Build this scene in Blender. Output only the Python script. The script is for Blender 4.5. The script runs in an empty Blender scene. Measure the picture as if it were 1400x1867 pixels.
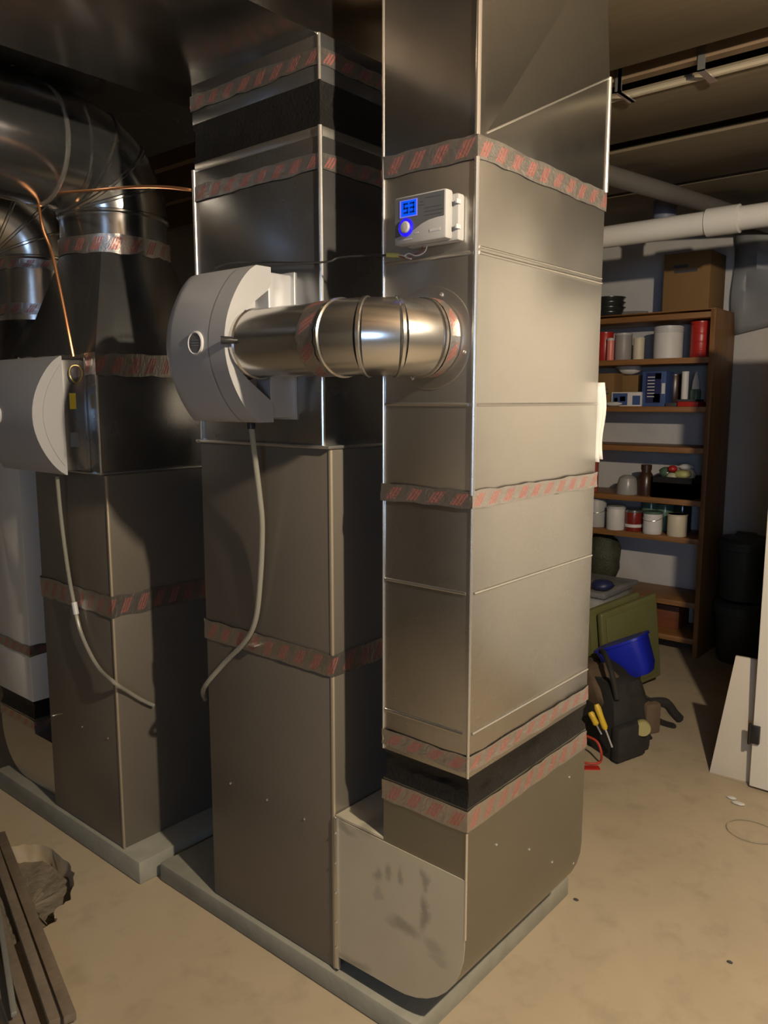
import bpy, bmesh, math, random
from mathutils import Vector, Matrix

random.seed(7)
S = bpy.context.scene
COL = S.collection
PI = math.pi

# ------------------------------------------------------------------ camera
F_PX, PITCH, YAW, CAM_H = 1448.0, math.radians(7.983), math.radians(40.245), 1.5
_f0 = Vector((math.cos(YAW), math.sin(YAW), 0)); _r = Vector((math.sin(YAW), -math.cos(YAW), 0)); _z = Vector((0, 0, 1))
CF = _f0 * math.cos(PITCH) - _z * math.sin(PITCH)
CU = _z * math.cos(PITCH) + _f0 * math.sin(PITCH)
CR = _r
CP = Vector((0, 0, CAM_H))
cam_d = bpy.data.cameras.new('camera'); cam = bpy.data.objects.new('camera', cam_d); COL.objects.link(cam)
cam_d.sensor_fit = 'VERTICAL'; cam_d.sensor_height = 36.0; cam_d.lens = F_PX / 1867 * 36.0
cam_d.clip_start = 0.02
cam.matrix_world = Matrix(((CR.x, CU.x, -CF.x, CP.x), (CR.y, CU.y, -CF.y, CP.y), (CR.z, CU.z, -CF.z, CP.z), (0, 0, 0, 1)))
S.camera = cam

# ------------------------------------------------------------------ world, exposure
S.view_settings.view_transform = 'Standard'; S.view_settings.look = 'None'
S.view_settings.gamma = 1.0; S.view_settings.use_curve_mapping = False
S.view_settings.exposure = 0.0
world = bpy.data.worlds.new('world'); S.world = world; world.use_nodes = True
world.node_tree.nodes['Background'].inputs[0].default_value = (0.35, 0.45, 0.7, 1)
world.node_tree.nodes['Background'].inputs[1].default_value = 0.02

BULB_POS = (0.90, -0.43, 2.33); BULB_W = 250.0; BULB_COL = (1.0, 0.83, 0.61)
BULB2_POS = (-1.5, 2.6, 2.33); BULB2_W = 0.0
WINDOW_EMIT = 14.0; WINDOW_COL = (0.44, 0.66, 1.0)
S.cycles.use_denoising = True
S.cycles.max_bounces = 7; S.cycles.diffuse_bounces = 4; S.cycles.glossy_bounces = 5; S.cycles.transmission_bounces = 5

# ------------------------------------------------------------------ pixel helpers (where a line of sight meets a plane)
def ray(x, y): return CR * (x - 700) + CU * (-(y - 933.5)) + CF * F_PX
def onx(x, y, X): d = ray(x, y); return CP + d * (X / d.x)
def ony(x, y, Y): d = ray(x, y); return CP + d * (Y / d.y)
def onz(x, y, Z): d = ray(x, y); return CP + d * ((Z - CAM_H) / d.z)

# ------------------------------------------------------------------ materials
MATS = {}
def nodes_of(name):
    m = bpy.data.materials.new(name); m.use_nodes = True
    nt = m.node_tree; b = nt.nodes['Principled BSDF']; MATS[name] = m
    return m, nt, b
def N(nt, t, **kw):
    n = nt.nodes.new(t)
    for k, v in kw.items():
        if k.startswith('i_'):
            key = k[2:]; key = int(key) if key.isdigit() else key
            n.inputs[key].default_value = v
        else: setattr(n, k, v)
    return n
def L(nt, a, b): nt.links.new(a, b)
def c4(c): return (c[0], c[1], c[2], 1.0)
def srgb(r, g, b):
    f = lambda u: (u / 255 / 12.92) if u / 255 <= 0.04045 else ((u / 255 + 0.055) / 1.055) ** 2.4
    return (f(r), f(g), f(b))
def coord(nt, scale=(1, 1, 1)):
    tc = N(nt, 'ShaderNodeTexCoord'); mp = N(nt, 'ShaderNodeMapping'); mp.inputs['Scale'].default_value = scale
    L(nt, tc.outputs['Object'], mp.inputs[0]); return mp.outputs[0]
def math_n(nt, op, a, b=None, c=None):
    n = N(nt, 'ShaderNodeMath', operation=op)
    for i, v in enumerate((a, b, c)):
        if v is None: continue
        if isinstance(v, (int, float)): n.inputs[i].default_value = v
        else: L(nt, v, n.inputs[i])
    return n.outputs[0]
def mix_c(nt, fac, a, b):
    n = N(nt, 'ShaderNodeMix', data_type='RGBA')
    for sock, v in ((n.inputs[0], fac), (n.inputs[6], a), (n.inputs[7], b)):
        if isinstance(v, (int, float)): sock.default_value = v
        elif isinstance(v, tuple): sock.default_value = c4(v)
        else: L(nt, v, sock)
    return n.outputs[2]
def ramp(nt, fac, stops):
    n = N(nt, 'ShaderNodeValToRGB'); cr = n.color_ramp
    while len(cr.elements) < len(stops): cr.elements.new(0.5)
    for e, (p, v) in zip(cr.elements, stops):
        e.position = p; e.color = c4(v) if isinstance(v, tuple) else (v, v, v, 1)
    L(nt, fac, n.inputs[0]); return n.outputs[0]
def noise(nt, vec, scale, detail=3, rough=0.5, dist=0.0):
    n = N(nt, 'ShaderNodeTexNoise'); n.inputs['Scale'].default_value = scale; n.inputs['Detail'].default_value = detail
    n.inputs['Roughness'].default_value = rough; n.inputs['Distortion'].default_value = dist
    L(nt, vec, n.inputs['Vector']); return n.outputs['Fac']
def bump(nt, b, h, strength, dist):
    n = N(nt, 'ShaderNodeBump'); n.inputs['Strength'].default_value = strength; n.inputs['Distance'].default_value = dist
    L(nt, h, n.inputs['Height']); L(nt, n.outputs[0], b.inputs['Normal']); return n

def mat(name, col, rough=0.5, metal=0.0, var=0.12, nscale=12, bstr=0.0, bdist=0.002, trans=0.0, alpha=1.0, spec=0.5):
    """plain surface with a little tonal variation and fine relief"""
    if name in MATS: return MATS[name]
    m, nt, b = nodes_of(name)
    v = coord(nt); n = noise(nt, v, nscale, 4)
    lo = tuple(max(0, x * (1 - var)) for x in col); hi = tuple(min(1, x * (1 + var)) for x in col)
    L(nt, mix_c(nt, n, lo, hi), b.inputs['Base Color'])
    b.inputs['Roughness'].default_value = rough; b.inputs['Metallic'].default_value = metal
    b.inputs['Transmission Weight'].default_value = trans; b.inputs['Alpha'].default_value = alpha
    b.inputs['Specular IOR Level'].default_value = spec
    if bstr: bump(nt, b, noise(nt, v, nscale * 4, 3), bstr, bdist)
    return m
def emis(name, col, strength):
    m, nt, b = nodes_of(name)
    b.inputs['Base Color'].default_value = c4(tuple(x * .3 for x in col)); b.inputs['Emission Color'].default_value = c4(col)
    b.inputs['Emission Strength'].default_value = strength; b.inputs['Roughness'].default_value = 0.3
    return m
def sheet_metal(name, col, rough, metal, wave=0.35, wdist=0.02, spangle=0.025):
    """galvanised sheet: faint spangle, soft oil-canning, cloudy gloss"""
    m, nt, b = nodes_of(name); v = coord(nt)
    vo = N(nt, 'ShaderNodeTexVoronoi'); vo.inputs['Scale'].default_value = 90; L(nt, v, vo.inputs['Vector'])
    sp = N(nt, 'ShaderNodeSeparateColor'); L(nt, vo.outputs['Color'], sp.inputs[0])
    cl = noise(nt, v, 5, 4, 0.6)
    f = math_n(nt, 'ADD', math_n(nt, 'MULTIPLY', sp.outputs[0], spangle), math_n(nt, 'MULTIPLY', cl, 0.28))
    lo = tuple(x * 0.84 for x in col); hi = tuple(min(1, x * 1.35) for x in col)
    L(nt, mix_c(nt, f, lo, hi), b.inputs['Base Color'])
    r = math_n(nt, 'ADD', math_n(nt, 'MULTIPLY', cl, 0.14), rough - 0.07); L(nt, r, b.inputs['Roughness'])
    b.inputs['Metallic'].default_value = metal
    w = noise(nt, v, 3.2, 1.5, 0.4, 0.3); bump(nt, b, w, wave, wdist)
    return m

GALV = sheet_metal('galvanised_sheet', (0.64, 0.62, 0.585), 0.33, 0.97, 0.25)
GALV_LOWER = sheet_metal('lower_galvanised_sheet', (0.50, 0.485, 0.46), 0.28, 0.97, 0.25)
GALV_DULL = sheet_metal('dusty_galvanised_sheet', (0.30, 0.29, 0.25), 0.36, 0.92)
GALV_SHINY = sheet_metal('new_galvanised_sheet', (0.42, 0.42, 0.41), 0.16, 0.97, 0.25, 0.012)
GALV_PLENUM = sheet_metal('plenum_sheet', (0.36, 0.365, 0.37), 0.26, 0.93, 0.2, 0.012)
GALV_TRUNK = sheet_metal('trunk_sheet', (0.42, 0.40, 0.37), 0.24, 1.0, 0.4, 0.02)
GALV_PIPE = sheet_metal('bright_pipe_sheet', (0.66, 0.65, 0.63), 0.22, 0.97, 0.2, 0.006)
GALV_PALE = sheet_metal('pale_galvanised_sheet', (0.72, 0.70, 0.65), 0.40, 0.12)
GALV_EDGE = sheet_metal('folded_seam_metal', (0.75, 0.73, 0.69), 0.25, 0.9, 0.1, 0.003)
CABINET = mat('cabinet_paint', srgb(112, 106, 97), 0.34, 0.35, 0.06, 6)
CABINET_EDGE = mat('cabinet_edge', srgb(170, 158, 138), 0.35, 0.4, 0.05)
DARK = mat('dark_void', (0.012, 0.011, 0.010), 0.8)
CANVAS = mat('black_vinyl_canvas', (0.010, 0.0095, 0.009), 0.5, 0, 0.3, 30, 0.5, 0.004, spec=0.25)
WHITE_PL = mat('white_plastic', (0.54, 0.54, 0.54), 0.42, 0, 0.03)
LIP_PL = mat('humidifier_lip_plastic', (0.34, 0.34, 0.345), 0.42, 0, 0.03)
COVER_PL = mat('humidifier_cover_plastic', (0.36, 0.36, 0.37), 0.42, 0, 0.03)
CTL_PL = mat('control_white_plastic', (0.30, 0.30, 0.30), 0.4, 0, 0.03)
BADGE = mat('badge_grey', (0.13, 0.13, 0.135), 0.45)
GREY_PL = mat('grey_plastic', (0.42, 0.42, 0.43), 0.45, 0, 0.04)
HOUSING = mat('humidifier_housing_steel', (0.47, 0.48, 0.50), 0.40, 0.55, 0.05)
BLACK_PL = mat('black_plastic', (0.015, 0.015, 0.016), 0.4, 0, 0.2)
TUBE = mat('clear_tubing', (0.50, 0.49, 0.42), 0.22, 0, 0.05, 10, trans=0.6)
COPPER = mat('copper_tubing', (0.80, 0.38, 0.18), 0.32, 0.9, 0.1)
BRASS = mat('brass_wire', (0.55, 0.42, 0.16), 0.35, 0.8, 0.15)
PVC = mat('white_pvc', (0.62, 0.60, 0.56), 0.4, 0, 0.06, 5)
PVC_GREY = mat('grey_pvc', (0.20, 0.26, 0.34), 0.4, 0, 0.06, 5)
CARD = mat('cardboard', srgb(126, 96, 58), 0.85, 0, 0.08, 8)
PAPER = mat('paper', (0.58, 0.57, 0.54), 0.7, 0, 0.05)
BLUE_PL = mat('blue_plastic', (0.012, 0.022, 0.42), 0.4, 0, 0.12)
OLIVE = mat('olive_plastic', srgb(104, 104, 66), 0.4, 0, 0.1)
RED = mat('red_paint', (0.42, 0.025, 0.02), 0.35, 0, 0.15)
REDDK = mat('red_jar', (0.20, 0.02, 0.015), 0.25, 0, 0.2)
CREAM = mat('cream_label', (0.62, 0.55, 0.42), 0.5, 0, 0.05)
WHITE_LB = mat('white_label', (0.66, 0.64, 0.62), 0.5, 0, 0.05)
GREEN_LB = mat('green_glass', (0.10, 0.17, 0.12), 0.2, 0, 0.2)
BROWN_GL = mat('brown_bottle', (0.05, 0.022, 0.014), 0.3, 0, 0.2)
CLEAR_PL = mat('clear_plastic', (0.75, 0.76, 0.76), 0.25, 0, 0.05, trans=0.75)
YELLOW = mat('yellow_handle', (0.62, 0.42, 0.03), 0.4, 0, 0.1)
FABRIC = mat('black_bag_fabric', (0.020, 0.018, 0.016), 0.85, 0, 0.4, 30, 0.4, 0.003)
FABRIC_BR = mat('brown_bag_fabric', (0.11, 0.075, 0.045), 0.9, 0, 0.3, 25, 0.4, 0.003)
BIN_DK = mat('dark_bin_plastic', (0.045, 0.055, 0.055), 0.45, 0, 0.15)
PAD = mat('pad_concrete', (0.27, 0.265, 0.22), 0.85, 0, 0.25, 14, 0.4, 0.003)
DOOR_W = mat('door_paint', (0.76, 0.73, 0.66), 0.5, 0, 0.04, 6)
BOARD = mat('drywall_board', (0.58, 0.53, 0.45), 0.8, 0, 0.08, 8)
JOIST = mat('joist_wood', (0.16, 0.105, 0.06), 0.8, 0, 0.3, 9)
SUBFLOOR = mat('subfloor_wood', (0.12, 0.085, 0.05), 0.85, 0, 0.3, 6)
SCREW = mat('zinc_screw', (0.75, 0.74, 0.70), 0.25, 0.9, 0.05)
STICK = mat('weathered_wood', (0.16, 0.125, 0.09), 0.75, 0, 0.4, 20, 0.5, 0.003)
STICK_G = mat('grey_metal_rail', (0.30, 0.30, 0.27), 0.5, 0.5, 0.2)
WIRE = mat('black_wire', (0.02, 0.02, 0.02), 0.5)
WIRE_W = mat('white_wire', (0.62, 0.58, 0.55), 0.5)
STICKER_Y = mat('yellow_sticker', (0.60, 0.46, 0.04), 0.5)
STICKER_G = mat('grey_sticker', (0.16, 0.17, 0.18), 0.5)
INK = mat('dark_ink', (0.05, 0.05, 0.055), 0.6)
SCREEN = mat('dark_grey_faceplate', (0.085, 0.088, 0.095), 0.35, 0, 0.05)
LCD = emis('blue_backlit_lcd', (0.0, 0.10, 1.0), 0.75)
LCD_EDGE = emis('lcd_edge_glow', (0.25, 0.22, 1.0), 0.6)
RING = emis('blue_led_ring', (0.02, 0.01, 1.0), 0.8)
GLOW_BULB = emis('lit_bulb_glass', BULB_COL, 14.0)

def wood(name, lo, hi, axis=1, rough=0.5):
    m, nt, b = nodes_of(name)
    sc = [14, 14, 14]; sc[axis] = 1.2
    v = coord(nt, tuple(sc)); n = noise(nt, v, 2.2, 5, 0.65, 0.6)
    L(nt, ramp(nt, n, [(0.3, lo), (0.7, hi)]), b.inputs['Base Color']); b.inputs['Roughness'].default_value = rough
    bump(nt, b, n, 0.15, 0.002); return m
SHELF = wood('shelf_wood', srgb(116, 78, 42), srgb(150, 106, 60), 1)
SHELF_V = wood('shelf_upright_wood', srgb(108, 72, 38), srgb(146, 102, 56), 2)
PANEL = wood('ceiling_panel_board', (0.14, 0.11, 0.066), (0.19, 0.15, 0.094), 1, 0.6)

def floor_mat():
    m, nt, b = nodes_of('concrete_floor'); v = coord(nt)
    n1 = noise(nt, v, 1.1, 5, 0.6, 0.4); n2 = noise(nt, v, 9, 5, 0.6); n3 = noise(nt, v, 120, 2)
    base = ramp(nt, n1, [(0.25, (0.35, 0.29, 0.20)), (0.55, (0.43, 0.355, 0.25)), (0.8, (0.48, 0.40, 0.285))])
    st = ramp(nt, n2, [(0.30, 0.72), (0.48, 1.0)])
    mx = N(nt, 'ShaderNodeMix', data_type='RGBA', blend_type='MULTIPLY'); mx.inputs[0].default_value = 0.5
    L(nt, base, mx.inputs[6]); L(nt, st, mx.inputs[7]); L(nt, mx.outputs[2], b.inputs['Base Color'])
    b.inputs['Roughness'].default_value = 0.62
    bump(nt, b, math_n(nt, 'ADD', n2, math_n(nt, 'MULTIPLY', n3, 0.3)), 0.15, 0.003); return m
FLOOR = floor_mat()
DIRT = mat('pit_dirt', (0.20, 0.17, 0.125), 0.95, 0, 0.45, 9, 0.8, 0.01)
def wall_mat(name, lo, hi):
    m, nt, b = nodes_of(name); v = coord(nt); n = noise(nt, v, 2.5, 5, 0.6, 0.5); n2 = noise(nt, v, 30, 3)
    L(nt, ramp(nt, n, [(0.3, lo), (0.7, hi)]), b.inputs['Base Color']); b.inputs['Roughness'].default_value = 0.75
    bump(nt, b, math_n(nt, 'ADD', n, math_n(nt, 'MULTIPLY', n2, 0.2)), 0.25, 0.006); return m
WALL = wall_mat('wall_paint', (0.46, 0.45, 0.45), (0.56, 0.55, 0.54))
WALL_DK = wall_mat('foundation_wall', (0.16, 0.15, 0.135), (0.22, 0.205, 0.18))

def tape_mat():
    """foil tape: bright wrinkled foil carrying slanted red print (UV is in metres along the band)"""
    m, nt, b = nodes_of('printed_foil_tape')
    uv = N(nt, 'ShaderNodeUVMap'); sx = N(nt, 'ShaderNodeSeparateXYZ'); L(nt, uv.outputs[0], sx.inputs[0])
    u, vv = sx.outputs[0], sx.outputs[1]
    ph = math_n(nt, 'FRACT', math_n(nt, 'DIVIDE', math_n(nt, 'ADD', u, math_n(nt, 'MULTIPLY', vv, -0.030)), 0.058))
    band = math_n(nt, 'MULTIPLY', math_n(nt, 'GREATER_THAN', ph, 0.12), math_n(nt, 'LESS_THAN', ph, 0.60))
    ph2 = math_n(nt, 'FRACT', math_n(nt, 'DIVIDE', math_n(nt, 'ADD', u, math_n(nt, 'MULTIPLY', vv, -0.028)), 0.0092))
    strokes = math_n(nt, 'GREATER_THAN', ph2, 0.28)
    inside = math_n(nt, 'MULTIPLY', math_n(nt, 'GREATER_THAN', vv, 0.14), math_n(nt, 'LESS_THAN', vv, 0.84))
    sc = N(nt, 'ShaderNodeMapping'); sc.inputs['Scale'].default_value = (1, 0.04, 1); L(nt, uv.outputs[0], sc.inputs[0])
    n = noise(nt, sc.outputs[0], 240, 3); br = math_n(nt, 'GREATER_THAN', n, 0.40)
    n2 = noise(nt, sc.outputs[0], 45, 4, 0.7, 1.0)
    msk = math_n(nt, 'MULTIPLY', math_n(nt, 'MULTIPLY', band, inside), math_n(nt, 'MULTIPLY', br, strokes))
    foil = mix_c(nt, n2, (0.38, 0.35, 0.33), (0.58, 0.54, 0.505))
    L(nt, mix_c(nt, math_n(nt, 'MULTIPLY', msk, 0.72), foil, (0.46, 0.075, 0.055)), b.inputs['Base Color'])
    L(nt, math_n(nt, 'SUBTRACT', 0.93, math_n(nt, 'MULTIPLY', msk, 0.35)), b.inputs['Metallic']); b.inputs['Roughness'].default_value = 0.33
    bump(nt, b, n2, 0.5, 0.004); return m
TAPE = tape_mat()
def smudge_mat():
    """dusty galvanised panel with the smears of a hand: finger dabs, a palm and a few arcs (object space, metres)"""
    m, nt, b = nodes_of('smudged_sheet'); tc = N(nt, 'ShaderNodeTexCoord')
    ns = N(nt, 'ShaderNodeTexNoise'); ns.inputs['Scale'].default_value = 22; ns.inputs['Detail'].default_value = 3; L(nt, tc.outputs['Object'], ns.inputs['Vector'])
    wob = N(nt, 'ShaderNodeVectorMath', operation='MULTIPLY_ADD'); L(nt, ns.outputs['Color'], wob.inputs[0]); wob.inputs[1].default_value = (.05, .05, .05); wob.inputs[2].default_value = (-.025, -.025, -.025)
    pos = N(nt, 'ShaderNodeVectorMath', operation='ADD'); L(nt, tc.outputs['Object'], pos.inputs[0]); L(nt, wob.outputs[0], pos.inputs[1])
    acc = None
    for (px, py, ry, rz, k) in ((690, 1597, .013, .020, .8), (706, 1590, .011, .020, .8), (733, 1597, .011, .022, .8), (775, 1607, .011, .026, .9), (688, 1628, .010, .014, .5),
                                (737, 1692, .045, .018, .9), (772, 1668, .014, .045, 1.0), (790, 1728, .030, .018, .6), (800, 1748, .030, .012, .5), (668, 1512, .03, .02, .9), (630, 1508, .03, .012, .7), (640, 1752, .06, .012, .8)):
        c = onx(px, py, 1.328) - Vector((1.61, 1.08, .10))
        mp = N(nt, 'ShaderNodeVectorMath', operation='SUBTRACT'); L(nt, pos.outputs[0], mp.inputs[0]); mp.inputs[1].default_value = c
        sc = N(nt, 'ShaderNodeVectorMath', operation='MULTIPLY'); L(nt, mp.outputs[0], sc.inputs[0]); sc.inputs[1].default_value = (0, 1 / ry, 1 / rz)
        ln = N(nt, 'ShaderNodeVectorMath', operation='LENGTH'); L(nt, sc.outputs[0], ln.inputs[0])
        v = N(nt, 'ShaderNodeMapRange'); v.interpolation_type = 'SMOOTHSTEP'; L(nt, ln.outputs['Value'], v.inputs[0])
        v.inputs[1].default_value = 0.3; v.inputs[2].default_value = 1.5; v.inputs[3].default_value = k; v.inputs[4].default_value = 0
        acc = v.outputs[0] if acc is None else math_n(nt, 'MAXIMUM', acc, v.outputs[0])
    cl = noise(nt, tc.outputs['Object'], 6, 4, 0.6)
    dust = mix_c(nt, cl, (0.44, 0.40, 0.31), (0.58, 0.54, 0.43))
    L(nt, mix_c(nt, math_n(nt, 'MULTIPLY', acc, 0.6), dust, (0.17, 0.16, 0.13)), b.inputs['Base Color'])
    b.inputs['Metallic'].default_value = 0.30; b.inputs['Roughness'].default_value = 0.5; return m
SMUDGE = smudge_mat()

# ------------------------------------------------------------------ mesh builder
class MB:
    def __init__(s): s.v = []; s.f = []; s.uv = {}
    def add(s, vs, fs):
        o = len(s.v); s.v += [Vector(p) for p in vs]; s.f += [tuple(i + o for i in f) for f in fs]; return s
    def box(s, x0, y0, z0, x1, y1, z1):
        return s.add([(x0, y0, z0), (x1, y0, z0), (x1, y1, z0), (x0, y1, z0), (x0, y0, z1), (x1, y0, z1), (x1, y1, z1), (x0, y1, z1)],
                     [(0, 3, 2, 1), (4, 5, 6, 7), (0, 1, 5, 4), (1, 2, 6, 5), (2, 3, 7, 6), (3, 0, 4, 7)])
    def obox(s, c, ax, ay, az):
        c = Vector(c); ax, ay, az = Vector(ax), Vector(ay), Vector(az)
        vs = [c + ax * i + ay * j + az * k for k in (-1, 1) for (i, j) in ((-1, -1), (1, -1), (1, 1), (-1, 1))]
        return s.add(vs, [(0, 3, 2, 1), (4, 5, 6, 7), (0, 1, 5, 4), (1, 2, 6, 5), (2, 3, 7, 6), (3, 0, 4, 7)])
    def prism(s, pts, a, b):
        """pts: list of 3D points (planar loop); extruded by vector from offset a to offset b"""
        a, b = Vector(a), Vector(b); n = len(pts); P = [Vector(p) for p in pts]
        return s.add([p + a for p in P] + [p + b for p in P],
                     [tuple(reversed(range(n))), tuple(range(n, 2 * n))] + [(i, (i + 1) % n, n + (i + 1) % n, n + i) for i in range(n)])
    def loft(s, rings, cap=True, close=True):
        n = len(rings[0]); vs = [p for r in rings for p in r]; fs = []
        for k in range(len(rings) - 1):
            for i in range(n if close else n - 1):
                j = (i + 1) % n; fs.append((k * n + i, k * n + j, (k + 1) * n + j, (k + 1) * n + i))
        if cap and close: fs.append(tuple(reversed(range(n)))); fs.append(tuple(range((len(rings) - 1) * n, len(rings) * n)))
        return s.add(vs, fs)
    def tube(s, path, r, seg=10, cap=True):
        P = [Vector(p) for p in path]; R = r if isinstance(r, (list, tuple)) else [r] * len(P); rings = []; up = None
        for i, p in enumerate(P):
            t = (P[min(i + 1, len(P) - 1)] - P[max(i - 1, 0)]).normalized()
            if up is None: up = Vector((0, 0, 1)) if abs(t.z) < 0.9 else Vector((1, 0, 0))
            a = t.cross(up).normalized(); up = a.cross(t).normalized()
            rings.append([p + (a * math.cos(q) + up * math.sin(q)) * R[i] for q in [2 * PI * k / seg for k in range(seg)]])
        return s.loft(rings, cap)
    def lathe(s, prof, c, axis=(0, 0, 1), seg=24):
        c = Vector(c); w = Vector(axis).normalized(); a = w.orthogonal().normalized(); b = w.cross(a); rings = []
        for r, h in prof: rings.append([c + w * h + (a * math.cos(q) + b * math.sin(q)) * max(r, 1e-4) for q in [2 * PI * k / seg for k in range(seg)]])
        return s.loft(rings, True)

ORG = {}
def make(name, mb, m, parent=None, origin=None, bevel=0.0, smooth=True, angle=35, segs=2):
    if parent is not None: org = ORG[parent.name]
    elif origin is not None: org = Vector(origin)
    else:
        xs = [v.x for v in mb.v]; ys = [v.y for v in mb.v]; zs = [v.z for v in mb.v]
        org = Vector(((min(xs) + max(xs)) / 2, (min(ys) + max(ys)) / 2, min(zs)))
    me = bpy.data.meshes.new(name); me.from_pydata([v - org for v in mb.v], [], mb.f)
    bm = bmesh.new(); bm.from_mesh(me); bmesh.ops.recalc_face_normals(bm, faces=bm.faces)
    if bevel > 0:
        es = [e for e in bm.edges if len(e.link_faces) == 2 and e.calc_face_angle(0) > 0.6]
        bmesh.ops.bevel(bm, geom=es, offset=bevel, segments=segs, affect='EDGES', profile=0.5)
    bm.to_mesh(me); bm.free()
    if mb.uv:
        ul = me.uv_layers.new(name='UVMap')
        for poly in me.polygons:
            for li, vi in zip(poly.loop_indices, poly.vertices): ul.data[li].uv = mb.uv[vi]
    me.materials.append(m)
    if smooth:
        me.polygons.foreach_set('use_smooth', [True] * len(me.polygons)); me.set_sharp_from_angle(angle=math.radians(angle))
    o = bpy.data.objects.new(name, me); COL.objects.link(o)
    if parent is not None: o.parent = parent
    else: o.location = org
    ORG[o.name] = org
    return o
def tag(o, label, cat, group=None, kind=None):
    if label: o['label'] = label
    if cat: o['category'] = cat
    if group: o['group'] = group
    if kind: o['kind'] = kind
    return o
def thing(name, label, cat, loc, group=None):
    o = bpy.data.objects.new(name, None); COL.objects.link(o); o.location = loc; o.empty_display_size = 0.05
    ORG[o.name] = Vector(loc); return tag(o, label, cat, group)
def struct(name, mb, m, **k): o = make(name, mb, m, **k); o['kind'] = 'structure'; return o
def spline(pts, n=8):
    P = [Vector(p) for p in pts]; out = []
    for i in range(len(P) - 1):
        p0, p1, p2, p3 = P[max(i - 1, 0)], P[i], P[i + 1], P[min(i + 2, len(P) - 1)]
        for k in range(n):
            t = k / n
            out.append(0.5 * ((2 * p1) + (p2 - p0) * t + (2 * p0 - 5 * p1 + 4 * p2 - p3) * t * t + (3 * p1 - p0 - 3 * p2 + p3) * t ** 3))
    out.append(P[-1]); return out

# ================================================================== SETTING
XB, YR, YL, XF, ZC = 4.97, -3.3, 4.6, -2.7, 2.82
# floor with a broken-out hole
fb = bmesh.new()
pit_px = [(-10, 1550), (15, 1543), (45, 1539), (75, 1541), (103, 1553), (124, 1572), (135, 1592), (134, 1615), (127, 1638), (118, 1648), (100, 1656), (97, 1668), (106, 1676),
          (84, 1690), (62, 1694), (30, 1722), (0, 1740), (-40, 1730), (-75, 1690), (-85, 1640), (-60, 1580)]
pit = []
for i in range(len(pit_px)):
    a, b = onz(*pit_px[i], 0), onz(*pit_px[(i + 1) % len(pit_px)], 0)
    for k in range(3):
        p = a.lerp(b, k / 3); pit.append(Vector((p.x + random.uniform(-.006, .006), p.y + random.uniform(-.006, .006), 0)))
def loop_edges(bm, pts):
    vs = [bm.verts.new(p) for p in pts]
    return [bm.edges.new((vs[i], vs[(i + 1) % len(vs)])) for i in range(len(vs))]
XJ = 3.18
es = loop_edges(fb, [(XF, YR, 0), (XJ - .004, YR, 0), (XJ - .004, YL, 0), (XF, YL, 0)]) + loop_edges(fb, pit)
bmesh.ops.triangle_fill(fb, use_beauty=True, use_dissolve=False, edges=es)
fm = bpy.data.meshes.new('floor'); 
for f in fb.faces:
    if f.normal.z < 0: f.normal_flip()
fb.to_mesh(fm); fb.free(); fm.materials.append(FLOOR)
floor = bpy.data.objects.new('floor', fm); COL.objects.link(floor); floor['kind'] = 'structure'; ORG['floor'] = Vector((0, 0, 0))
make('slab', MB().box(XJ + .004, YR, -.1, XB, YL, 0), FLOOR, floor, smooth=False)
make('joint_filler', MB().box(XJ - .02, YR, -.1, XJ + .02, YL, -.008), PAD, floor, smooth=False)
mb = MB(); n = len(pit); cen = sum(pit, Vector()) / n
rings = [[p.copy() for p in pit]]
for sc, dz, j in ((0.985, -.02, .003), (0.965, -.042, .004), (0.93, -.060, .004)):
    rings.append([cen + (p - cen) * sc + Vector((random.uniform(-j, j), random.uniform(-j, j), dz + random.uniform(-j, j))) for p in pit])
mb.loft(rings, False)
make('pit_rim', mb, FLOOR, floor, angle=70)
mb = MB(); grid = []
rr = [[cen + (p - cen) * s + Vector((0, 0, -.052 + random.uniform(-.005, .005))) for p in pit] for s in (0.97, 0.7, 0.4, 0.12)]
mb.loft(rr, False); mb.add(rr[-1], [tuple(range(n))])
make('pit_bottom', mb, DIRT, floor)

struct('wall_back', MB().box(XB, YR, 0, XB + .15, YL, ZC), WALL, smooth=False)
struct('wall_left', MB().box(XF, YL, 0, XB, YL + .15, ZC), WALL_DK, smooth=False)
struct('wall_right', MB().box(XF, YR - .2, 0, XB, YR, ZC), WALL_DK, smooth=False)
# wall behind the camera with a window opening (out of frame; the cool daylight comes through it)
WY0, WY1, WZ0, WZ1 = -1.9, -0.75, 1.15, 2.1
struct('wall_front', MB().box(XF - .2, YR, 0, XF, WY0, ZC).box(XF - .2, WY1, 0, XF, YL, ZC).box(XF - .2, WY0, 0, XF, WY1, WZ0).box(XF - .2, WY0, WZ1, XF, WY1, ZC), WALL_DK, smooth=False)
SKY_PANE = emis('daylit_pane', WINDOW_COL, WINDOW_EMIT)
w1 = struct('window_1', MB().box(XF - .12, WY0, WZ0, XF - .11, WY1, WZ1), SKY_PANE, smooth=False)
fr = MB()
for a in (WY0, (WY0 + WY1) / 2 - .02, WY1 - .04): fr.box(XF - .10, a, WZ0, XF - .04, a + .04, WZ1)
for a in (WZ0, WZ1 - .04): fr.box(XF - .10, WY0, a, XF - .04, WY1, a + .04)
make('window_frame', fr, DOOR_W, w1, smooth=False)
# white partition that carries the door (right of the frame; the near duct mirrors it)
struct('wall_partition', MB().box(3.13, YR, 0, 3.23, -.10, ZC), DOOR_W, smooth=False)

ceil = struct('ceiling', MB().box(XF, YR, ZC, XB, YL, ZC + .05), SUBFLOOR, smooth=False)
jx = XF + .15
JB = 2.575
while jx < XB - .1:
    make('joist', MB().box(jx - .02, YR, JB, jx + .02, YL, ZC), JOIST, ceil, smooth=False); jx += .406
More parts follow.
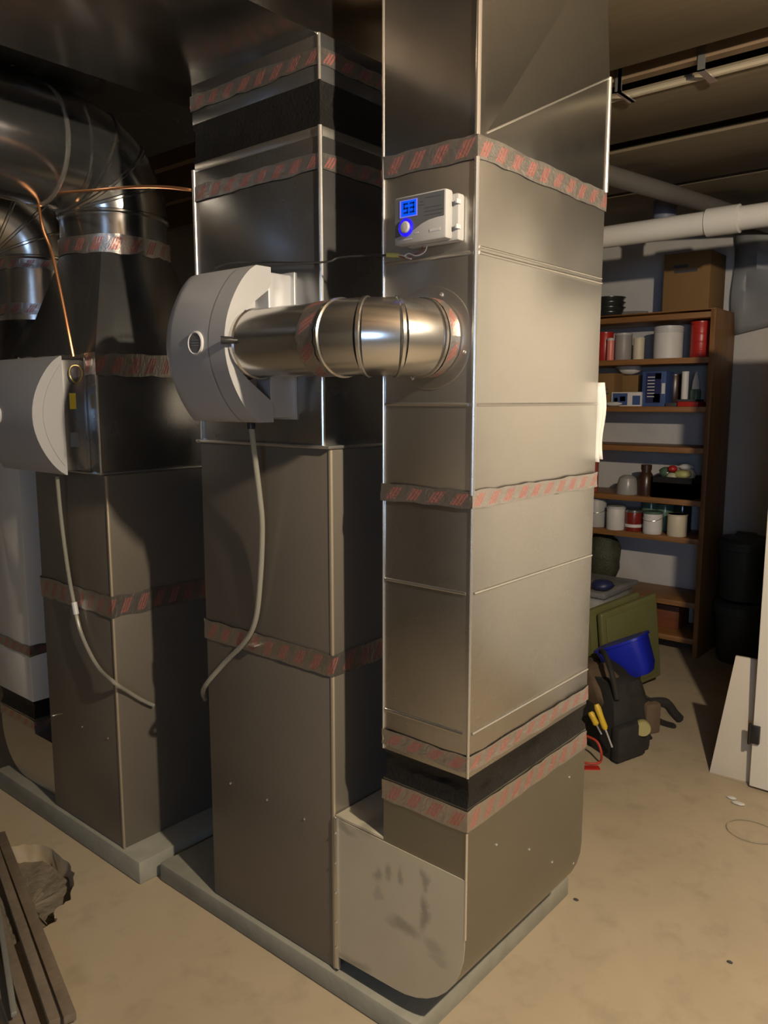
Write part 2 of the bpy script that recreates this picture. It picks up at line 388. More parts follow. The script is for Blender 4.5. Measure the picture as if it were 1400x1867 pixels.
# boards fixed under the joists on the right-hand side, with open gaps between them
for (a, b, z) in ((1.95, 2.575, 2.558), (2.80, 3.255, 2.548), (3.40, 4.05, 2.556), (4.12, 4.9, 2.56)):
    make('panel', MB().box(a, YR + .1, z, b, 2.6, JB), PANEL, ceil, bevel=.004)
make('edge_strip', MB().tube([(2.795, YR + .1, 2.553), (2.795, 2.6, 2.553)], .011, 8), mat('edge_strip', (0.42, 0.36, 0.26), 0.35, 0.3), ceil)
for (px, py, wd) in ((1187, 175, .012), (1296, 105, .012), (1176, 165, .006)):
    p = onz(px, py, 2.60)
    make('hanger_strap', MB().box(2.70, p.y - wd, 2.535, 2.703, p.y + wd, 2.80).box(2.70, p.y - wd, 2.535, 2.82, p.y + wd, 2.539), SCREW, ceil, smooth=False)
    
# ================================================================== EQUIPMENT PADS
tag(make('equipment_pad', MB().box(1.316, 1.02, 0, 2.08, 2.04, .06), PAD, bevel=.006), 'grey concrete pad under the middle furnace and the near return duct', 'pad')
tag(make('equipment_pad', MB().box(1.260, 2.065, 0, 2.05, 3.05, .075), PAD, bevel=.006), 'grey concrete pad under the left furnace beside the broken floor hole', 'pad')

# ================================================================== helpers for ductwork
def tape(parent, x0, x1, y0, y1, z0, z1, off=.0022, jit=.0025, seg=0.03):
    """foil tape wrapped round a rectangular duct"""
    mb = MB(); x0 -= off; x1 += off; y0 -= off; y1 += off
    cs = [(x0, y1), (x0, y0), (x1, y0), (x1, y1), (x0, y1)]; pts = []; u = 0
    for (a, b), (c, d) in zip(cs, cs[1:]):
        ln = math.hypot(c - a, d - b); k = max(2, int(ln / seg))
        for i in range(k): pts.append((a + (c - a) * i / k, b + (d - b) * i / k, u + ln * i / k, 0 < i))
        u += ln
    pts.append((x0, y1, u, False)); n = len(pts); vs = []; fs = []
    cx, cy = (x0 + x1) / 2, (y0 + y1) / 2; H = z1 - z0
    for (x, y, uu, inner) in pts:
        for j, t in enumerate((0, 1 / 3, 2 / 3, 1)):
            w = random.uniform(-.0006, .0012)
            dx = (w if abs(x - x1) < 1e-6 else -w if abs(x - x0) < 1e-6 else 0); dy = (w if abs(y - y1) < 1e-6 else -w if abs(y - y0) < 1e-6 else 0)
            dz = random.uniform(-jit, jit) if j in (0, 3) else 0
            vs.append((x + dx, y + dy, z0 + H * t + dz)); mb.uv[len(vs) - 1] = (uu, t)
    for i in range(n - 1):
        for j in range(3): fs.append((i * 4 + j, i * 4 + j + 1, (i + 1) * 4 + j + 1, (i + 1) * 4 + j))
    mb.add(vs, fs); return make('foil_tape', mb, TAPE, parent, angle=60)
def ring_tape(parent, c, r, z0, z1, seg=40):
    mb = MB(); vs = []; fs = []
    for i in range(seg + 1):
        q = 2 * PI * i / seg
        for j, t in enumerate((0, .33, .66, 1)):
            rr_ = r + random.uniform(0, .0025); dz = random.uniform(-.004, .004) if j in (0, 3) else 0
            vs.append((c[0] + rr_ * math.cos(q), c[1] + rr_ * math.sin(q), z0 + (z1 - z0) * t + dz)); mb.uv[len(vs) - 1] = (q * r, t)
    for i in range(seg):
        for j in range(3): fs.append((i * 4 + j, (i + 1) * 4 + j, (i + 1) * 4 + j + 1, i * 4 + j + 1))
    mb.add(vs, fs); return make('foil_tape', mb, TAPE, parent, angle=60)
def seam(parent, x, y, z0, z1, r=.0055, m=None):
    return make('corner_seam', MB().tube([(x, y, z0), (x, y, z1)], r, 10), m or GALV_EDGE, parent)
def screw(parent, p, n=(-1, 0, 0), r=.0035):
    n = Vector(n); return make('screw', MB().lathe([(r, 0), (r, .0018), (r * .5, .003)], Vector(p), n, 8), SCREW, parent)
def canvas(name, label, x0, x1, y0, y1, z0, z1, inset=.012, wr=.008):
    """dark flexible connector, pinched and wrinkled between two metal collars"""
    mb = MB(); rings = []
    per = []
    for (a, b), (c, d) in (((x0, y0), (x1, y0)), ((x1, y0), (x1, y1)), ((x1, y1), (x0, y1)), ((x0, y1), (x0, y0))):
        k = max(3, int(math.hypot(c - a, d - b) / .03))
        for i in range(k): per.append((a + (c - a) * i / k, b + (d - b) * i / k))
    cx, cy = (x0 + x1) / 2, (y0 + y1) / 2
    for t in (0, .2, .4, .6, .8, 1):
        s = math.sin(PI * t); ring = []
        for (x, y) in per:
            d = Vector((cx - x, cy - y, 0)).normalized() * (inset * s + random.uniform(-wr, wr) * s)
            ring.append(Vector((x, y, z0 + (z1 - z0) * t)) + d)
        rings.append(ring)
    mb.loft(rings, True); return tag(make(name, mb, CANVAS, angle=60), label, 'connector')

# ================================================================== NEAR RETURN DUCT
DX0, DX1, DY0, DY1 = 1.33, 1.888, 0.893, 1.127
duct = thing('return_duct', 'tall galvanised return duct nearest the camera carrying the blue-lit control', 'duct', (1.61, 1.01, .70))
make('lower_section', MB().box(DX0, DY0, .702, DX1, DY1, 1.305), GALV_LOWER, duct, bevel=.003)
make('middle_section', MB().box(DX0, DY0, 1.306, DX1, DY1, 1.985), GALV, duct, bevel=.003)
# upper section: right-hand face carries a diagonal crease, folded slightly inward above it
mb = MB(); zt = 2.57
A0, A1 = (DX0, DY0, 1.986), (DX1, DY0, 1.986); K0, K1 = (DX0 + .03, DY0, 2.01), (DX1, DY0, 2.262)
T0, T1 = (DX0, DY0 + .002, zt), (DX1, DY0 + .022, zt)
B0, B1, BT0, BT1 = (DX0, DY1, 1.986), (DX1, DY1, 1.986), (DX0, DY1, zt), (DX1, DY1, zt)
mb.add([A0, A1, K0, K1, T0, T1, B0, B1, BT0, BT1], [(0, 1, 3, 2), (2, 3, 5, 4), (0, 2, 4), (6, 0, 4, 8), (1, 7, 9, 5, 3), (7, 6, 8, 9), (4, 5, 9, 8), (0, 6, 7, 1)])
make('upper_section', mb, GALV_SHINY, duct, angle=0.2)
make('crease', MB().tube([Vector(K0), Vector(K1)], .0022, 6), GALV_EDGE, duct)
seam(duct, DX0, DY0, .705, 1.30, .0035); seam(duct, DX0, DY0, 1.31, 1.96, .0055); seam(duct, DX0, DY0, 2.0, zt, .0055); seam(duct, DX1, DY0, 2.0, 2.262, .006)
seam(duct, DX0, DY1, .705, zt, .003)
tape(duct, DX0, DX1, DY0, DY1, 1.958, 2.002, jit=.0022)
tape(duct, DX0, DX1, DY0, DY1, 1.283, 1.319, jit=.0022, off=.004)
tape(duct, DX0, DX1, DY0, DY1, .716, .752)
for z in (1.786, 1.492, 1.105, .80):
    make('stiffening_bead', MB().tube([(DX0 - .0005, DY0 + .012, z), (DX0 - .0005, DY1 - .006, z)], .0035, 8), GALV, duct)
    make('stiffening_bead', MB().tube([(DX0 + .012, DY0 - .0005, z), (DX1 - .006, DY0 - .0005, z)], .0035, 8), GALV, duct)
make('stiffening_bead', MB().tube([(DX0 + .012, DY0 - .0005, 1.797), (DX1 - .006, DY0 - .0005, 1.797)], .0025, 8), GALV, duct)

canvas('flexible_connector', 'black flexible connector between the near return duct and its floor boot', DX0, DX1, DY0, DY1, .634, .703)

boot = thing('return_boot', 'galvanised elbow boot with dusty hand smears at the foot of the near duct', 'duct boot', (1.61, 1.08, .10))
prof = [(DY0, .634), (DY0, .33)]
for q in range(0, 91, 10): prof.append((DY0 + .20 - .20 * math.cos(math.radians(q)), .31 - .20 * math.sin(math.radians(q))))
prof += [(1.284, .103), (1.284, .477), (DY1, .477), (DY1, .634)]
make('shell', MB().prism([(0, y, z) for y, z in prof], (DX0, 0, 0), (DX1, 0, 0)), GALV_DULL, boot, bevel=.0)
pf = [(p[0], min(p[1], .477)) for p in prof if p[1] <= .34] 
pf = [(DY0, .470)] + [p for p in prof if p[1] < .34] + [(1.284, .477)]
make('front_panel', MB().prism([(0, y, z) for y, z in pf], (DX0 - .0022, 0, 0), (DX0 - .0003, 0, 0)), SMUDGE, boot, smooth=False)
tape(boot, DX0, DX1, DY0, DY1, .582, .630, jit=.0022)
make('side_flange', MB().box(DX0 - .006, 1.272, .07, DX0 + .004, 1.286, .48), GALV_EDGE, boot, bevel=.002)
make('throat_lip', MB().box(DX0, DY1, .474, DX1, 1.284, .484), SMUDGE, boot, bevel=.002)
for z in (.44, .36, .28, .2, .13): screw(boot, (DX0 - .006, 1.279, z))
for (x, z) in ((1.45, .5), (1.6, .42), (1.80, .53), (1.72, .33), (1.84, .27)): screw(boot, (x, DY0, z), (0, -1, 0), .003)
seam(boot, DX0, DY0, .33, .58, .003)

# ================================================================== MIDDLE FURNACE
FX0, FX1, FY0, FY1 = 1.33, 2.05, 1.288, 1.782
fur = thing('furnace', 'tall grey-brown furnace cabinet in the middle with a white humidifier above', 'furnace', (1.69, 1.535, .06))
make('blower_cabinet', MB().box(FX0, FY0, .06, FX1, FY1, .868), CABINET, fur, bevel=.006)
make('coil_cabinet', MB().box(FX0, FY0, .87, FX1, FY1, 1.388), CABINET, fur, bevel=.006)
make('corner_trim', MB().box(FX0 - .0015, FY0 - .0015, .06, FX0 + .006, FY0 + .008, .866), CABINET_EDGE, fur, bevel=.002)
make('corner_trim', MB().box(FX0 - .0015, FY0 - .0015, .872, FX0 + .006, FY0 + .008, 1.386), CABINET_EDGE, fur, bevel=.002)
tape(fur, FX0, FX1, FY0, FY1, .838, .893, jit=.0022)
for (px, py) in ((420, 1428), (487, 1458), (555, 1493)): screw(fur, onx(px, py, FX0))

PX0, PX1, PY0, PY1 = 1.33, 1.83, 1.312, 1.772
plen = thing('supply_plenum', 'dark shiny supply plenum on top of the middle furnace', 'plenum', (1.58, 1.54, 1.39))
make('plenum_box', MB().box(PX0, PY0, 1.392, PX1, PY1, 2.085), GALV_PLENUM, plen, bevel=.003)
make('base_lip', MB().box(PX0 - .010, FY0 - .004, 1.388, PX1 + .1, PY1 + .016, 1.396), GALV_EDGE, plen, bevel=.002)
make('top_collar', MB().box(PX0 + .002, PY0 + .002, 2.085, PX1 - .002, PY1 - .002, 2.108), GALV, plen, bevel=.002)
seam(plen, PX0, PY0, 1.396, 2.105, .0055); seam(plen, PX0, PY1, 1.396, 2.09, .0055)
tape(plen, PX0, PX1, PY0, PY1, 2.012, 2.05, jit=.003)
screw(plen, (PX0 - .01, PY1 + .004, 1.39))
canvas('flexible_connector', 'black flexible connector between the middle plenum and the overhead trunk duct', PX0, PX1, PY0, PY1, 2.107, 2.20, .01, .005)

trunk = thing('trunk_duct', 'wide dark overhead trunk duct running above the middle plenum', 'duct', (.4, 1.6, 2.20))
make('drop_collar', MB().box(PX0, PY0, 2.199, PX1, PY1, 2.30), GALV_PLENUM, trunk, bevel=.003)
make('trunk_body', MB().box(-2.3, 1.318, 2.295, 1.95, 1.905, 2.545), GALV_TRUNK, trunk, bevel=.004)
tag(make('flat_duct', MB().box(-2.3, 1.93, 2.44, 1.90, 3.5, 2.56), GALV_PLENUM, bevel=.004), 'dark flat duct high under the ceiling above the round duct', 'duct')
tape(trunk, PX0, PX1, PY0, PY1, 2.232, 2.268, jit=.003)
seam(trunk, PX0, PY0, 2.20, 2.295, .004)
make('cleat', MB().box(.62, 1.31, 2.285, .65, 1.913, 2.555), GALV_PLENUM, trunk, bevel=.003)

# ================================================================== HUMIDIFIERS
def humidifier(label, XP, YE, zc, bulge, notch, wid=.285, flat=.055, hm=None):
    """XP plane of the plenum face, YE the end facing the camera's right, zc centre height"""
    h = thing('humidifier', label, 'humidifier', (XP - .05, YE + .14, zc - .175))
    xb = XP - .074; hz = .175; nz = 24
    def front(z):                       # bulge of the cover at height z
        t = abs(z - zc) / hz; return xb - (bulge - .062 - flat) * (1 - t ** 2.0) - flat + .012 * t ** 14
    def ring(y_end, z, full=True):
        xf = front(z); ring = [Vector((xb, y_end, z)), Vector((xf, y_end, z))]
        yr = YE + wid - .09; yl = YE + wid
        for k in range(9):
            q = k / 8 * PI / 2; ring.append(Vector((xf + (xb - xf) * (1 - math.cos(q)), yr + (yl - yr) * math.sin(q), z)))
        return ring
    zs = [zc - hz + 2 * hz * (1 - math.cos(PI * i / nz)) / 2 for i in range(nz + 1)]
    nd = .055 if notch else 0.0
    make('cover', MB().loft([ring(YE + nd, z) for z in zs]), COVER_PL, h, angle=40)
    # end lip: full lens shape, or a C wrapped round the bypass collar
    out = [Vector((front(z), 0, z)) for z in zs]
    if notch:
        ra = .098; cxn = XP - .150 + .052; inn = []
        for z in zs[::-1]:
            d = z - zc; lim = front(z) + .012
            xi = cxn - math.sqrt(max(0, ra * ra - d * d)) if abs(d) < ra else xb
            sl = xb - .0 if abs(d) >= .135 else None
            if abs(d) < ra + .03: 
                t = min(1, abs(d) / .13); xi = (front(z) + .012) + (xb - front(z) - .012) * t ** 2.2
            inn.append(Vector((max(lim, min(xi, xb)), 0, z)))
        mb = MB(); n_ = len(zs); a = out; b = inn[::-1]
        vs = []; fs = []
        for y in (YE, YE + nd + .004):
            vs += [Vector((p.x, y, p.z)) for p in a] + [Vector((p.x, y, p.z)) for p in b]
        m2 = 2 * n_
        for i in range(n_ - 1):
            fs += [(i, i + 1, n_ + i + 1, n_ + i), (m2 + i, m2 + n_ + i, m2 + n_ + i + 1, m2 + i + 1),
                   (i, m2 + i, m2 + i + 1, i + 1), (n_ + i, n_ + i + 1, m2 + n_ + i + 1, m2 + n_ + i)]
        fs += [(0, n_, m2 + n_, m2), (n_ - 1, m2 + n_ - 1, m2 + 2 * n_ - 1, 2 * n_ - 1)]
        mb.add(vs, fs); make('cover_lip', mb, LIP_PL, h, angle=40)
        make('damper_collar', MB().lathe([(.080, 0), (.080, .018), (.0775, .022), (.0765, 0)], (XP - .127, YE + nd - .002, zc), (0, -1, 0), 32), HOUSING, h)
        make('damper_lever', MB().tube([(XP - .226, YE - .006, zc + .004), (XP - .210, YE - .020, zc + .004), (XP - .200, YE - .030, zc + .004)], [.009, .008, .003], 10), BLACK_PL, h)
    else:
        make('end_recess', MB().prism([(xb - .006 - (xb - front(zc) - .006) * .66 * (1 - (abs(z - zc) / (hz * .86)) ** 2), 0, z) for z in [zc - hz * .85 + i * hz * 1.7 / 14 for i in range(15)]] , (0, YE - .0025, 0), (0, YE + .001, 0)), COVER_PL, h, smooth=False)
    make('housing', MB().box(xb - .001, YE + .008, zc - .165, XP - .0005, YE + wid - .01, zc + .166), hm or HOUSING, h, bevel=.004)
    make('mounting_flange', MB().box(XP - .006, YE - .004, zc - .17, XP - .0005, YE + wid, zc + .172), hm or HOUSING, h, bevel=.001)
    # oval badge
    bx = front(zc)
    bd = make('badge', MB().lathe([(.027, -.006), (.027, .003), (.024, .0050), (.022, .003)], (bx, YE + (.100 if notch else .22), zc + .003), (-1, 0, .0), 28), WHITE_PL, h)
    make('badge_face', MB().lathe([(.0215, 0), (.0215, .0036)], (bx, YE + (.100 if notch else .22), zc + .003), (-1, 0, 0), 28), BADGE, bd)
    for i, (dy, dz, w) in enumerate(((0, .006, .012), (0, 0, .014), (0, -.006, .012))):
        make('badge_print', MB().box(bx - .0042, YE + (.100 if notch else .22) - w, zc + .003 + dz - .0012, bx - .0034, YE + (.100 if notch else .22) + w, zc + .003 + dz + .0012), STICKER_G, bd, smooth=False)
    return h
humidifier('white humidifier with a bypass pipe on the middle plenum above the grey furnace', PX0, 1.40, 1.625, .200, True)
h3 = humidifier('white humidifier cut by the left frame edge, without a pipe on its end', 1.27, 2.25, 1.455, .160, False, .42, .016, GALV_PLENUM)
make('warning_sticker', MB().box(1.218, 2.2570, 1.475, 1.238, 2.2578, 1.522), STICKER_Y, h3, smooth=False)
make('rating_sticker', MB().box(1.214, 2.2570, 1.362, 1.240, 2.2578, 1.405), STICKER_G, h3, smooth=False)
lp = [(1.258, 2.25, 1.60)] + [(1.236 + .020 * math.cos(q), 2.246 - .004 * math.sin(2 * q), 1.578 + .026 * math.sin(q)) for q in [PI * .3 + k * PI / 5 for k in range(22)]]
make('wire_loop', MB().tube(spline(lp, 4), .0016, 6), BRASS, h3)

# ---- bypass pipe: straight run, then an elbow into the near duct's front
pipe = thing('bypass_pipe', 'round galvanised bypass pipe from humidifier to near return duct', 'pipe', (1.18, 1.15, 1.545))
R0 = .0755; XA = 1.203; ZA = 1.626
make('straight_run', MB().tube([(XA, 1.425, ZA), (XA, 1.13, ZA)], R0, 40), GALV_PIPE, pipe)
ec = Vector((DX0, 1.128, ZA)); er = DX0 - XA
cuts = [0, 26, 52, 78, 90]
def elbow_pt(deg): q = math.radians(deg); return ec + Vector((-er * math.cos(q), -er * math.sin(q), 0))
for a, b in zip(cuts, cuts[1:]):
    make('elbow_gore', MB().tube([elbow_pt(a), elbow_pt((a + b) / 2), elbow_pt(b)], [R0 + .002, R0 + .0015, R0 + .002], 40), GALV_PIPE, pipe)
for a in cuts[:-1]:
    p = elbow_pt(a); q = math.radians(a); t = Vector((math.sin(q), -math.cos(q), 0))
    make('bead', MB().lathe([(R0, -.006), (R0 + .005, -.003), (R0 + .005, .003), (R0, .006)], p, t, 40), GALV_PIPE, pipe)
make('bead', MB().lathe([(R0, -.004), (R0 + .003, 0), (R0, .004)], (XA, 1.385, ZA), (0, 1, 0), 40), GALV_PIPE, pipe)
make('flange', MB().lathe([(.104, 0), (.104, .0015), (.100, .003), (.06, .003), (.06, 0)], (DX0 - .0002, 1.001, ZA), (-1, 0, 0), 48), GALV, pipe)
def pipe_tape(y0, y1):
    mb = MB(); vs = []; fs = []; sg = 40
    for i in range(sg + 1):
        q = 2 * PI * i / sg
        for j, t in enumerate((0, .33, .66, 1)):
            r_ = R0 + .0012 + random.uniform(0, .001); y = y0 + (y1 - y0) * t + (random.uniform(-.003, .003) if j in (0, 3) else 0)
            vs.append((XA + r_ * math.cos(q), y, ZA + r_ * math.sin(q))); mb.uv[len(vs) - 1] = (q * R0, t)
    for i in range(sg):
        for j in range(3): fs.append((i * 4 + j, (i + 1) * 4 + j, (i + 1) * 4 + j + 1, i * 4 + j + 1))
    mb.add(vs, fs); make('foil_tape', mb, TAPE, pipe, angle=60)
pipe_tape(1.138, 1.185)
mb = MB(); vs = []; fs = []
for i in range(41):
    q = 2 * PI * i / 40
    for j, dg in enumerate((80, 84, 88)):
        c = elbow_pt(dg); qq = math.radians(dg); rad = Vector((-math.cos(qq), -math.sin(qq), 0)); r_ = R0 + .004 + random.uniform(0, .0015)
        vs.append(c + rad * (r_ * math.cos(q)) + Vector((0, 0, r_ * math.sin(q)))); mb.uv[len(vs) - 1] = (q * R0, j / 2)
for i in range(40):
    for j in range(2): fs.append((i * 3 + j, (i + 1) * 3 + j, (i + 1) * 3 + j + 1, i * 3 + j + 1))
mb.add(vs, fs); make('foil_tape', mb, TAPE, pipe, angle=60)
for q in (.4, 1.9, 3.5, 5.2): screw(pipe, (DX0 - .003, 1.001 + .093 * math.cos(q), ZA + .09 * math.sin(q)), (-1, 0, 0), .004)
screw(pipe, (XA - R0 * .95, 1.205, ZA + .01), (-1, 0, 0), .004)

# ================================================================== CONTROL ON THE DUCT
ctl = thing('humidity_control', 'white wall control with glowing blue screen and round blue button', 'control', (1.30, .99, 1.80))
xf = 1.282
TLp, TRp, BRp, BLp = onx(719, 361, xf), onx(814, 341, xf), onx(812, 436, xf), onx(716, 447, xf)
y_l, y_r, z_t, z_b = (TLp.y + BLp.y) / 2, (TRp.y + BRp.y) / 2, (TLp.z + TRp.z) / 2, (BLp.z + BRp.z) / 2
make('back_box', MB().box(1.306, y_r - .012, z_b - .002, DX0 - .0006, y_l - .012, z_t - .006), CTL_PL, ctl, bevel=.006)
make('front_shell', MB().box(xf, y_r, z_b, 1.307, y_l, z_t), CTL_PL, ctl, bevel=.006)
def FP(s, t, d=.0012): return Vector((xf - d, y_l + (y_r - y_l) * s, z_b + (z_t - z_b) * t))
arc = [(.035, .155), (.22, .20), (.40, .27), (.55, .37), (.70, .43), (.85, .455), (.97, .46)]
make('faceplate', MB().prism([FP(s, t, 0) for s, t in arc + [(.97, .955), (.035, .955)]], (-.0008, 0, 0), (.001, 0, 0)), SCREEN, ctl, smooth=False)
make('lcd_bezel', MB().prism([FP(s, t, 0) for s, t in ((.13, .55), (.47, .55), (.47, .90), (.13, .90))], (-.0016, 0, 0), (0, 0, 0)), LCD_EDGE, ctl, smooth=False)
lcd = make('lcd_screen', MB().prism([FP(s, t, 0) for s, t in ((.165, .57), (.455, .57), (.455, .885), (.165, .885))], (-.0022, 0, 0), (0, 0, 0)), LCD, ctl, smooth=False)
def seg_digit(s0, t0, w, h, segs):
    mb = MB(); th = .018
    S_ = {'a': (0, 1, 1, 1), 'g': (0, .5, 1, .5), 'd': (0, 0, 1, 0), 'f': (0, .5, 0, 1), 'b': (1, .5, 1, 1), 'e': (0, 0, 0, .5), 'c': (1, 0, 1, .5)}
    for k in segs:
        a, b, c, d = S_[k]
        p0 = (s0 + a * w - th * .6, t0 + b * h - th); p1 = (s0 + c * w + th * .6, t0 + d * h + th)
        mb.prism([FP(p0[0], p0[1], 0), FP(p1[0], p0[1], 0), FP(p1[0], p1[1], 0), FP(p0[0], p1[1], 0)], (-.0027, 0, 0), (-.002, 0, 0))
    make('digit', mb, mat('lcd_segment', (0.0, 0.02, 0.25), 0.4), lcd, smooth=False)
seg_digit(.225, .64, .065, .18, 'afgcd'); seg_digit(.345, .64, .065, .18, 'abgcd')
bc = FP(.26, .34)
make('button_ring', MB().lathe([(.0175, 0), (.0175, .003), (.0155, .0042), (.010, .003)], bc, (-1, 0, 0), 28), RING, ctl)
make('button', MB().lathe([(.0115, 0), (.0115, .005), (.009, .0075), (.003, .0085)], bc, (-1, 0, 0), 24), CTL_PL, ctl)
for (s0, s1, t) in ((.60, .93, .66), (.60, .95, .585), (.60, .93, .51), (.52, .58, .80), (.50, .60, .735), (.62, .9, .86)):
    make('printed_line', MB().prism([FP(s0, t, 0), FP(s1, t, 0), FP(s1, t + .016, 0), FP(s0, t + .016, 0)], (-.0010, 0, 0), (-.0005, 0, 0)), INK, ctl, smooth=False)
for (s0, s1, t, h) in ((.70, .90, .17, .055), (.42, .49, .185, .018), (.20, .36, .085, .014)):
    make('printed_mark', MB().prism([FP(s0, t, 0), FP(s1, t + .01, 0), FP(s1, t + h + .01, 0), FP(s0, t + h, 0)], (-.0006, 0, 0), (.0002, 0, 0)), GREY_PL, ctl, smooth=False)
for z in (.25, .75): make('latch', MB().box(1.298, y_r - .0135, z_b + (z_t - z_b) * z - .004, 1.312, y_r - .010, z_b + (z_t - z_b) * z + .004), GREY_PL, ctl, smooth=False)

w = thing('control_wires', 'loose white wires and yellow connector hanging under the glowing control', 'wires', onx(760, 468, 1.325))
pts = [onx(780, 440, 1.315), onx(775, 458, 1.312), onx(760, 466, 1.31), onx(745, 462, 1.31), onx(738, 468, 1.31), onx(750, 472, 1.31), onx(735, 466, 1.315), onx(722, 465, 1.32)]
make('wire', MB().tube(spline(pts, 6), .0013, 6), WIRE_W, w)
pts = [onx(770, 442, 1.315), onx(768, 458, 1.31), onx(755, 464, 1.312), onx(740, 470, 1.312), onx(725, 466, 1.32)]
make('wire', MB().tube(spline(pts, 6), .0011, 6), mat('red_wire', (0.25, 0.05, 0.06), 0.5), w)
make('connector', MB().tube([onx(706, 465, 1.322), onx(727, 465.5, 1.322)], .0045, 8), mat('yellow_connector', (0.5, 0.48, 0.14), 0.5), w)
tag(make('control_cable', MB().tube(spline([onx(392, 489, 1.25), onx(420, 480, 1.27), onx(480, 478, 1.31), onx(590, 478, 1.318), (1.30, 1.22, onx(650, 465, 1.3).z), onx(706, 465, 1.322)], 8), .0022, 6), WIRE), 'thin black cable from the middle humidifier to the glowing control', 'cable')

# ================================================================== LEFT FURNACE
GX0, GX1, GY0, GY1 = 1.272, 2.0, 2.168, 2.612
fur3 = thing('furnace', 'tall grey-brown furnace cabinet at left beside the broken floor hole', 'furnace', (1.64, 2.39, .075))
make('blower_cabinet', MB().box(GX0, GY0, .075, GX1, GY1, .855), CABINET, fur3, bevel=.006)
make('coil_cabinet', MB().box(GX0, GY0, .857, GX1, GY1, 1.278), CABINET, fur3, bevel=.006)
make('corner_trim', MB().box(GX0 - .0015, GY0 - .0015, .075, GX0 + .006, GY0 + .008, 1.276), CABINET_EDGE, fur3, bevel=.002)
tape(fur3, GX0, GX1, GY0, GY1, .838, .905, jit=.003)
for (px, py) in ((96, 1305), (150, 1325), (197, 1346)): screw(fur3, onx(px, py, GX0))
plen3 = thing('supply_plenum', 'dark supply plenum of the left furnace tapering up to a round collar', 'plenum', (1.5, 2.43, 1.28))
QX0, QX1, QY0, QY1 = 1.27, 1.74, 2.19, 2.665
make('plenum_box', MB().box(QX0, QY0, 1.28, QX1, QY1, 1.635), GALV_PLENUM, plen3, bevel=.003)
make('base_lip', MB().box(QX0 - .008, QY0 - .008, 1.278, QX1 + .06, QY1, 1.284), GALV_EDGE, plen3, bevel=.002)
seam(plen3, QX0, QY0, 1.284, 1.635, .004)
tape(plen3, QX0, QX1, QY0, QY1, 1.575, 1.64, jit=.003, off=.004)
# square-to-round transition
RC = Vector((1.505, 2.44, 0)); RR = .172
sq = []; ci = []
for k in range(48):
    q = 2 * PI * k / 48 + PI / 4; d = Vector((math.cos(q), math.sin(q), 0)); m_ = max(abs(d.x), abs(d.y))
    hx, hy = (QX1 - QX0) / 2, (QY1 - QY0) / 2
    sq.append(Vector(((QX0 + QX1) / 2 + d.x / m_ * hx, (QY0 + QY1) / 2 + d.y / m_ * hy, 1.64))); ci.append(RC + d * RR + Vector((0, 0, 1.965)))
make('square_to_round', MB().loft([sq, ci]), GALV_PLENUM, plen3, angle=25)
ring_tape(plen3, RC, RR + .003, 1.955, 2.01)

def round_duct(name, label, c, r, z0, elb, direction, run, cuts=4, mt=GALV_PLENUM, ztop=None):
    o = thing(name, label, 'duct', (c.x, c.y, z0)); d = Vector(direction).normalized(); zt_ = ztop
    make('riser', MB().tube([(c.x, c.y, z0), (c.x, c.y, zt_)], r, 40), mt, o)
    cc = Vector((c.x, c.y, zt_)) + d * elb
    P = lambda a: cc + Vector((0, 0, 1)) * (elb * math.sin(a)) - d * (elb * math.cos(a))
    for k in range(cuts):
        a, b = PI / 2 * k / cuts, PI / 2 * (k + 1) / cuts
        make('elbow_gore', MB().tube([P(a), P((a + b) / 2), P(b)], r + .002, 40, False), mt, o)
    for k in range(cuts + 1):
        a = PI / 2 * k / cuts; t = Vector((0, 0, 1)) * math.cos(a) + d * math.sin(a)
        make('bead', MB().lathe([(r, -.008), (r + .007, -.003), (r + .007, .003), (r, .008)], P(a), t, 40), mt, o)
    e = P(PI / 2)
    make('horizontal_run', MB().tube([e, e + d * run], r + .001, 40), mt, o)
    for s in (.08, .75): 
        if s < run: make('bead', MB().lathe([(r, -.008), (r + .008, -.003), (r + .008, .003), (r, .008)], e + d * s, d, 40), GALV_EDGE if s < .2 else mt, o)
    return o
GALV_DIM = sheet_metal('round_duct_sheet', (0.40, 0.405, 0.41), 0.20, 0.95, 0.2, 0.008)
round_duct('round_duct', 'large round galvanised elbow duct rising from the left supply plenum', RC, RR - .003, 1.96, .175, (-1, -.05, 0), 1.6, 4, GALV_DIM, 2.085)

# left return drop (far left), mirrored arrangement with its own boot
ret3 = thing('return_duct', 'pale galvanised return duct at the far left edge behind the left furnace', 'duct', (1.55, 2.96, .40))
VX0, VX1, VY0, VY1 = 1.30, 1.80, 2.79, 3.06
make('lower_section', MB().box(VX0, VY0, .40, VX1, VY1, .60), GALV_PALE, ret3, bevel=.003)
make('upper_section', MB().box(VX0, VY0, .601, VX1, VY1, 1.62), GALV_PALE, ret3, bevel=.003)
tape(ret3, VX0, VX1, VY0, VY1, .575, .615, jit=.003)
SC = Vector((1.56, 3.08, 0)); SR = .150; sq = []; ci = []
for k in range(48):
    q = 2 * PI * k / 48 + PI / 4; d = Vector((math.cos(q), math.sin(q), 0)); m_ = max(abs(d.x), abs(d.y))
    sq.append(Vector(((VX0 + VX1) / 2 + d.x / m_ * .25, (VY0 + VY1) / 2 + d.y / m_ * .135, 1.622))); ci.append(SC + d * SR + Vector((0, 0, 1.80)))
make('square_to_round', MB().loft([sq, ci]), GALV_PLENUM, ret3, angle=25)
round_duct('round_duct', 'small round galvanised duct with foil tape at the far left edge', SC, SR, 1.80, .17, (-1, 0.3, 0), 1.2, 4, GALV_PIPE, 2.03)
rd2 = [o for o in bpy.data.objects if o.name == 'round_duct.001'][0]
